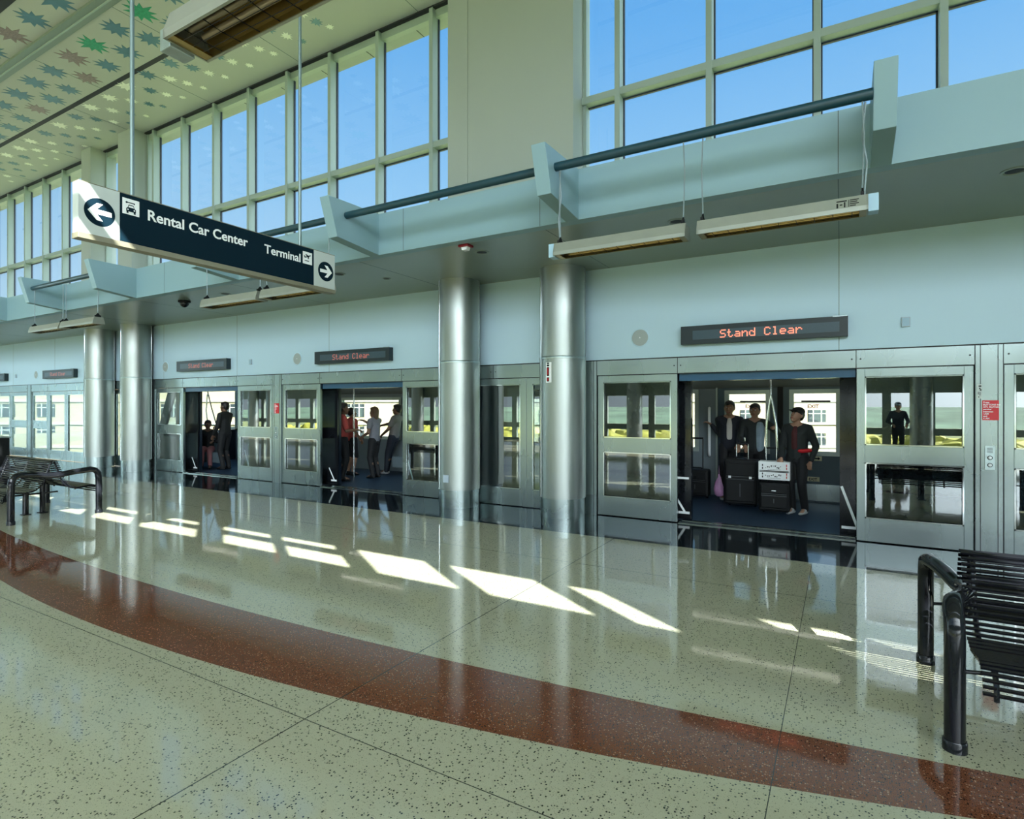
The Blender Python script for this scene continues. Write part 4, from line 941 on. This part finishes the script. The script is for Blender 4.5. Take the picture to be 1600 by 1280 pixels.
JEANS, GREYT, POLO, CHAR, PALEB, PINK = C_('denim', (.010, .015, .026)), C_('cloth_grey', (.20, .21, .25)), C_('cloth_taupe', (.16, .155, .145)), C_('cloth_charcoal', (.005, .006, .008)), C_('cloth_pale_blue', (.30, .40, .48)), C_('cloth_rose', (.36, .14, .15))
WSHOE = mat('trainer_white', (.42, .44, .46), .6)
gm, gp = None, None
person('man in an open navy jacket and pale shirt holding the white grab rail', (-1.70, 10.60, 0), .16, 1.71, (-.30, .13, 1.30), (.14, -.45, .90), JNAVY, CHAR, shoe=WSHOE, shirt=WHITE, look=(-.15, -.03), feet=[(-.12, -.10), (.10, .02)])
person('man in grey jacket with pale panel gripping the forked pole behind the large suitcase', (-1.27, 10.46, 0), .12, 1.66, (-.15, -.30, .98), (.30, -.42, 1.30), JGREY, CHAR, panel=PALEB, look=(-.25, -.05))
def pouch(t, hip, chest, M4):
    fuse('waist_bag', [[(hip + Vector((.10, -.10, .10)), (.055, .03, .03)), (hip + Vector((.19, -.03, .11)), (.04, .03, .03))]], .010, REDP, t, M4)
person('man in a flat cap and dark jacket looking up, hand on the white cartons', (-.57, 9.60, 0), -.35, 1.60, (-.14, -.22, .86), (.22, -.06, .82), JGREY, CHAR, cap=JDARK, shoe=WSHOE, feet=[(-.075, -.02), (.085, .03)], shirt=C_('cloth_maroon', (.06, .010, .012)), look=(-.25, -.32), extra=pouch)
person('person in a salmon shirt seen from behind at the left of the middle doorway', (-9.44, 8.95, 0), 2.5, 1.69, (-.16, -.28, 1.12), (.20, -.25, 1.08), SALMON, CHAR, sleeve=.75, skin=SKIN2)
person('woman in a grey top with shoulder-length brown hair holding the pole', (-9.19, 9.66, 0), -1.45, 1.60, (-.14, -.42, 1.30), (.20, -.18, .95), GREYT, CHAR, hair=HAIRN, sleeve=.55, long_hair=True, skin=SKIN2)
person('man in a taupe polo shirt leaning back with one arm stretched out', (-9.32, 10.45, 0), -1.35, 1.66, (-.10, -.52, 1.12), (.20, -.22, .93), POLO, JEANS, sleeve=.6, feet=[(-.09, -.26), (.10, -.18)], lean=(0, .09), shoe=WSHOE, skin=SKIN2)
person('person in dark shorts with bare legs, half hidden behind the salmon shirt', (-10.0, 9.75, 0), 2.9, 1.58, (-.20, -.12, .86), (.20, -.12, .86), SALMON, CHAR, sleeve=.6, shorts=True)
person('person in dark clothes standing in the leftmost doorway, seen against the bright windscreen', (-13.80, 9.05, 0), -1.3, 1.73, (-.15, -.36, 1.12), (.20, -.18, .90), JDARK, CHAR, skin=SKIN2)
person('seated person with rose-coloured trousers by the sloping nose window', (-14.65, 9.12, 0), .9, 1.62, (-.16, -.30, .72), (.16, -.30, .72), CHAR, PINK, sit=True, skin=SKIN2)
person('person in dark jacket and grey cap, only mirrored in the right glass panel', (1.62, -6.3, 0), 3.0, 1.74, (-.2, -.2, 1.05), (.2, -.2, 1.05), JNAVY, CHAR, cap=C_('cap_grey', (.25, .30, .36)))

# ================================================================ outside
fv, uv = Vector((-.5, .866, 0)), Vector((.866, .5, 0))
def G(p): return fv * p[1] + uv * p[0] + Vector((0, 0, p[2]))
t = thing('parking_garage', tuple(G((0, 80, -7))), 'long sunlit beige building with square windows outside beyond the train', 'building')
obj('facade', MB().box(-130, 75, 80, 95, -7, 6.2).map(G), BEIGE, t)
b_ = MB()
for z in (-4.2, -.95, 2.25, 5.6): b_.box(-130, 75, 79.75, 80, z, z + .35)
b_.box(-130, 75, 79.5, 80, 5.95, 6.5); obj('cornice', b_.map(G), BEIGEB, t)
for u in [-108, -99, -91, -80.5, -71.0, -65.4, -57, -48, -39, -30.5, -22, -13, -4, 5, 14.5, 24, 33.3, 42.8, 52, 61]:
    for z in ((.2, -3.05) if u > 0 else (1.05, -2.1)):
        w_ = 1.25; f = obj('window', MB().box(u - w_, u + w_, 79.9, 79.97, z - .9, z + .9).map(G), WINDK, t)
        m = MB()
        for a in (-w_ * .46, w_ * .46): m.box(u + a - .07, u + a + .07, 79.84, 79.9, z - .9, z + .9)
        m.box(u - w_, u + w_, 79.84, 79.9, z + .35, z + .47); obj('muntin', m.map(G), WHITEP, f)
struct('ground', MB().add([(-600, -700, -7), (600, -700, -7), (600, 500, -7), (-600, 500, -7)], [(0, 1, 2, 3)]), GROUND)
struct('ground_trackway', MB().box(-70, 40, 8.32, 12.2, -1.6, -.9), ASPH)
def ridge(name, x0, x1, y, amp, base, n, m, depth, seed):
    r_ = random.Random(seed); ph = [(r_.uniform(0, 6), r_.uniform(.5, 1)) for _ in range(6)]; mb = MB(); vs = []
    for j in range(7):
        for i in range(n + 1):
            x = x0 + (x1 - x0) * i / n; v = j / 6
            h_ = sum(a * math.sin(x * (.004 * (2.1 ** q)) * 300 / (x1 - x0) * 4 + p + j * .7) / (1.6 ** q) for q, (p, a) in enumerate(ph)) / 2.2
            z = base + (amp * (.75 + .35 * h_) - base) * math.sin(v * math.pi / 2) + r_.uniform(-1, 1) * amp * .05
            vs.append((x, y - depth * v, z))
    fs = [(j * (n + 1) + i, j * (n + 1) + i + 1, (j + 1) * (n + 1) + i + 1, (j + 1) * (n + 1) + i) for j in range(6) for i in range(n)]
    mb.add(vs, fs); return obj(name, mb, m, None, 80)
tag(ridge('hills', -500, 500, -260, 1.3, -7, 160, HILL, 160, 5), 'distant wooded hills mirrored in the glass door panels', 'hills')['kind'] = 'structure'
def bumpy(name, x0, x1, y0, n, m, zt, r0, r1, seed, lab, cat):
    r_ = random.Random(seed); bm = bmesh.new()
    for i in range(n):
        r = r_.uniform(r0, r1); c = Vector((r_.uniform(x0, x1), y0 + r_.uniform(-2.5, 2.5), zt - r + r_.uniform(-.6, .1)))
        vs = bmesh.ops.create_icosphere(bm, subdivisions=2, radius=r)['verts']
        for v in vs: v.co = c + v.co * r_.uniform(.8, 1.15)
    me = bpy.data.meshes.new(name); bm.to_mesh(me); bm.free(); me.materials.append(m); o = bpy.data.objects.new(name, me); COL.objects.link(o); o['kind'] = 'stuff'; return tag(o, lab, cat)
bumpy('shrubbery', -40, 30, -17, 420, BUSH, .25, .7, 1.6, 9, 'yellow-green shrubbery behind the camera, mirrored in the right glass panel', 'shrubs')
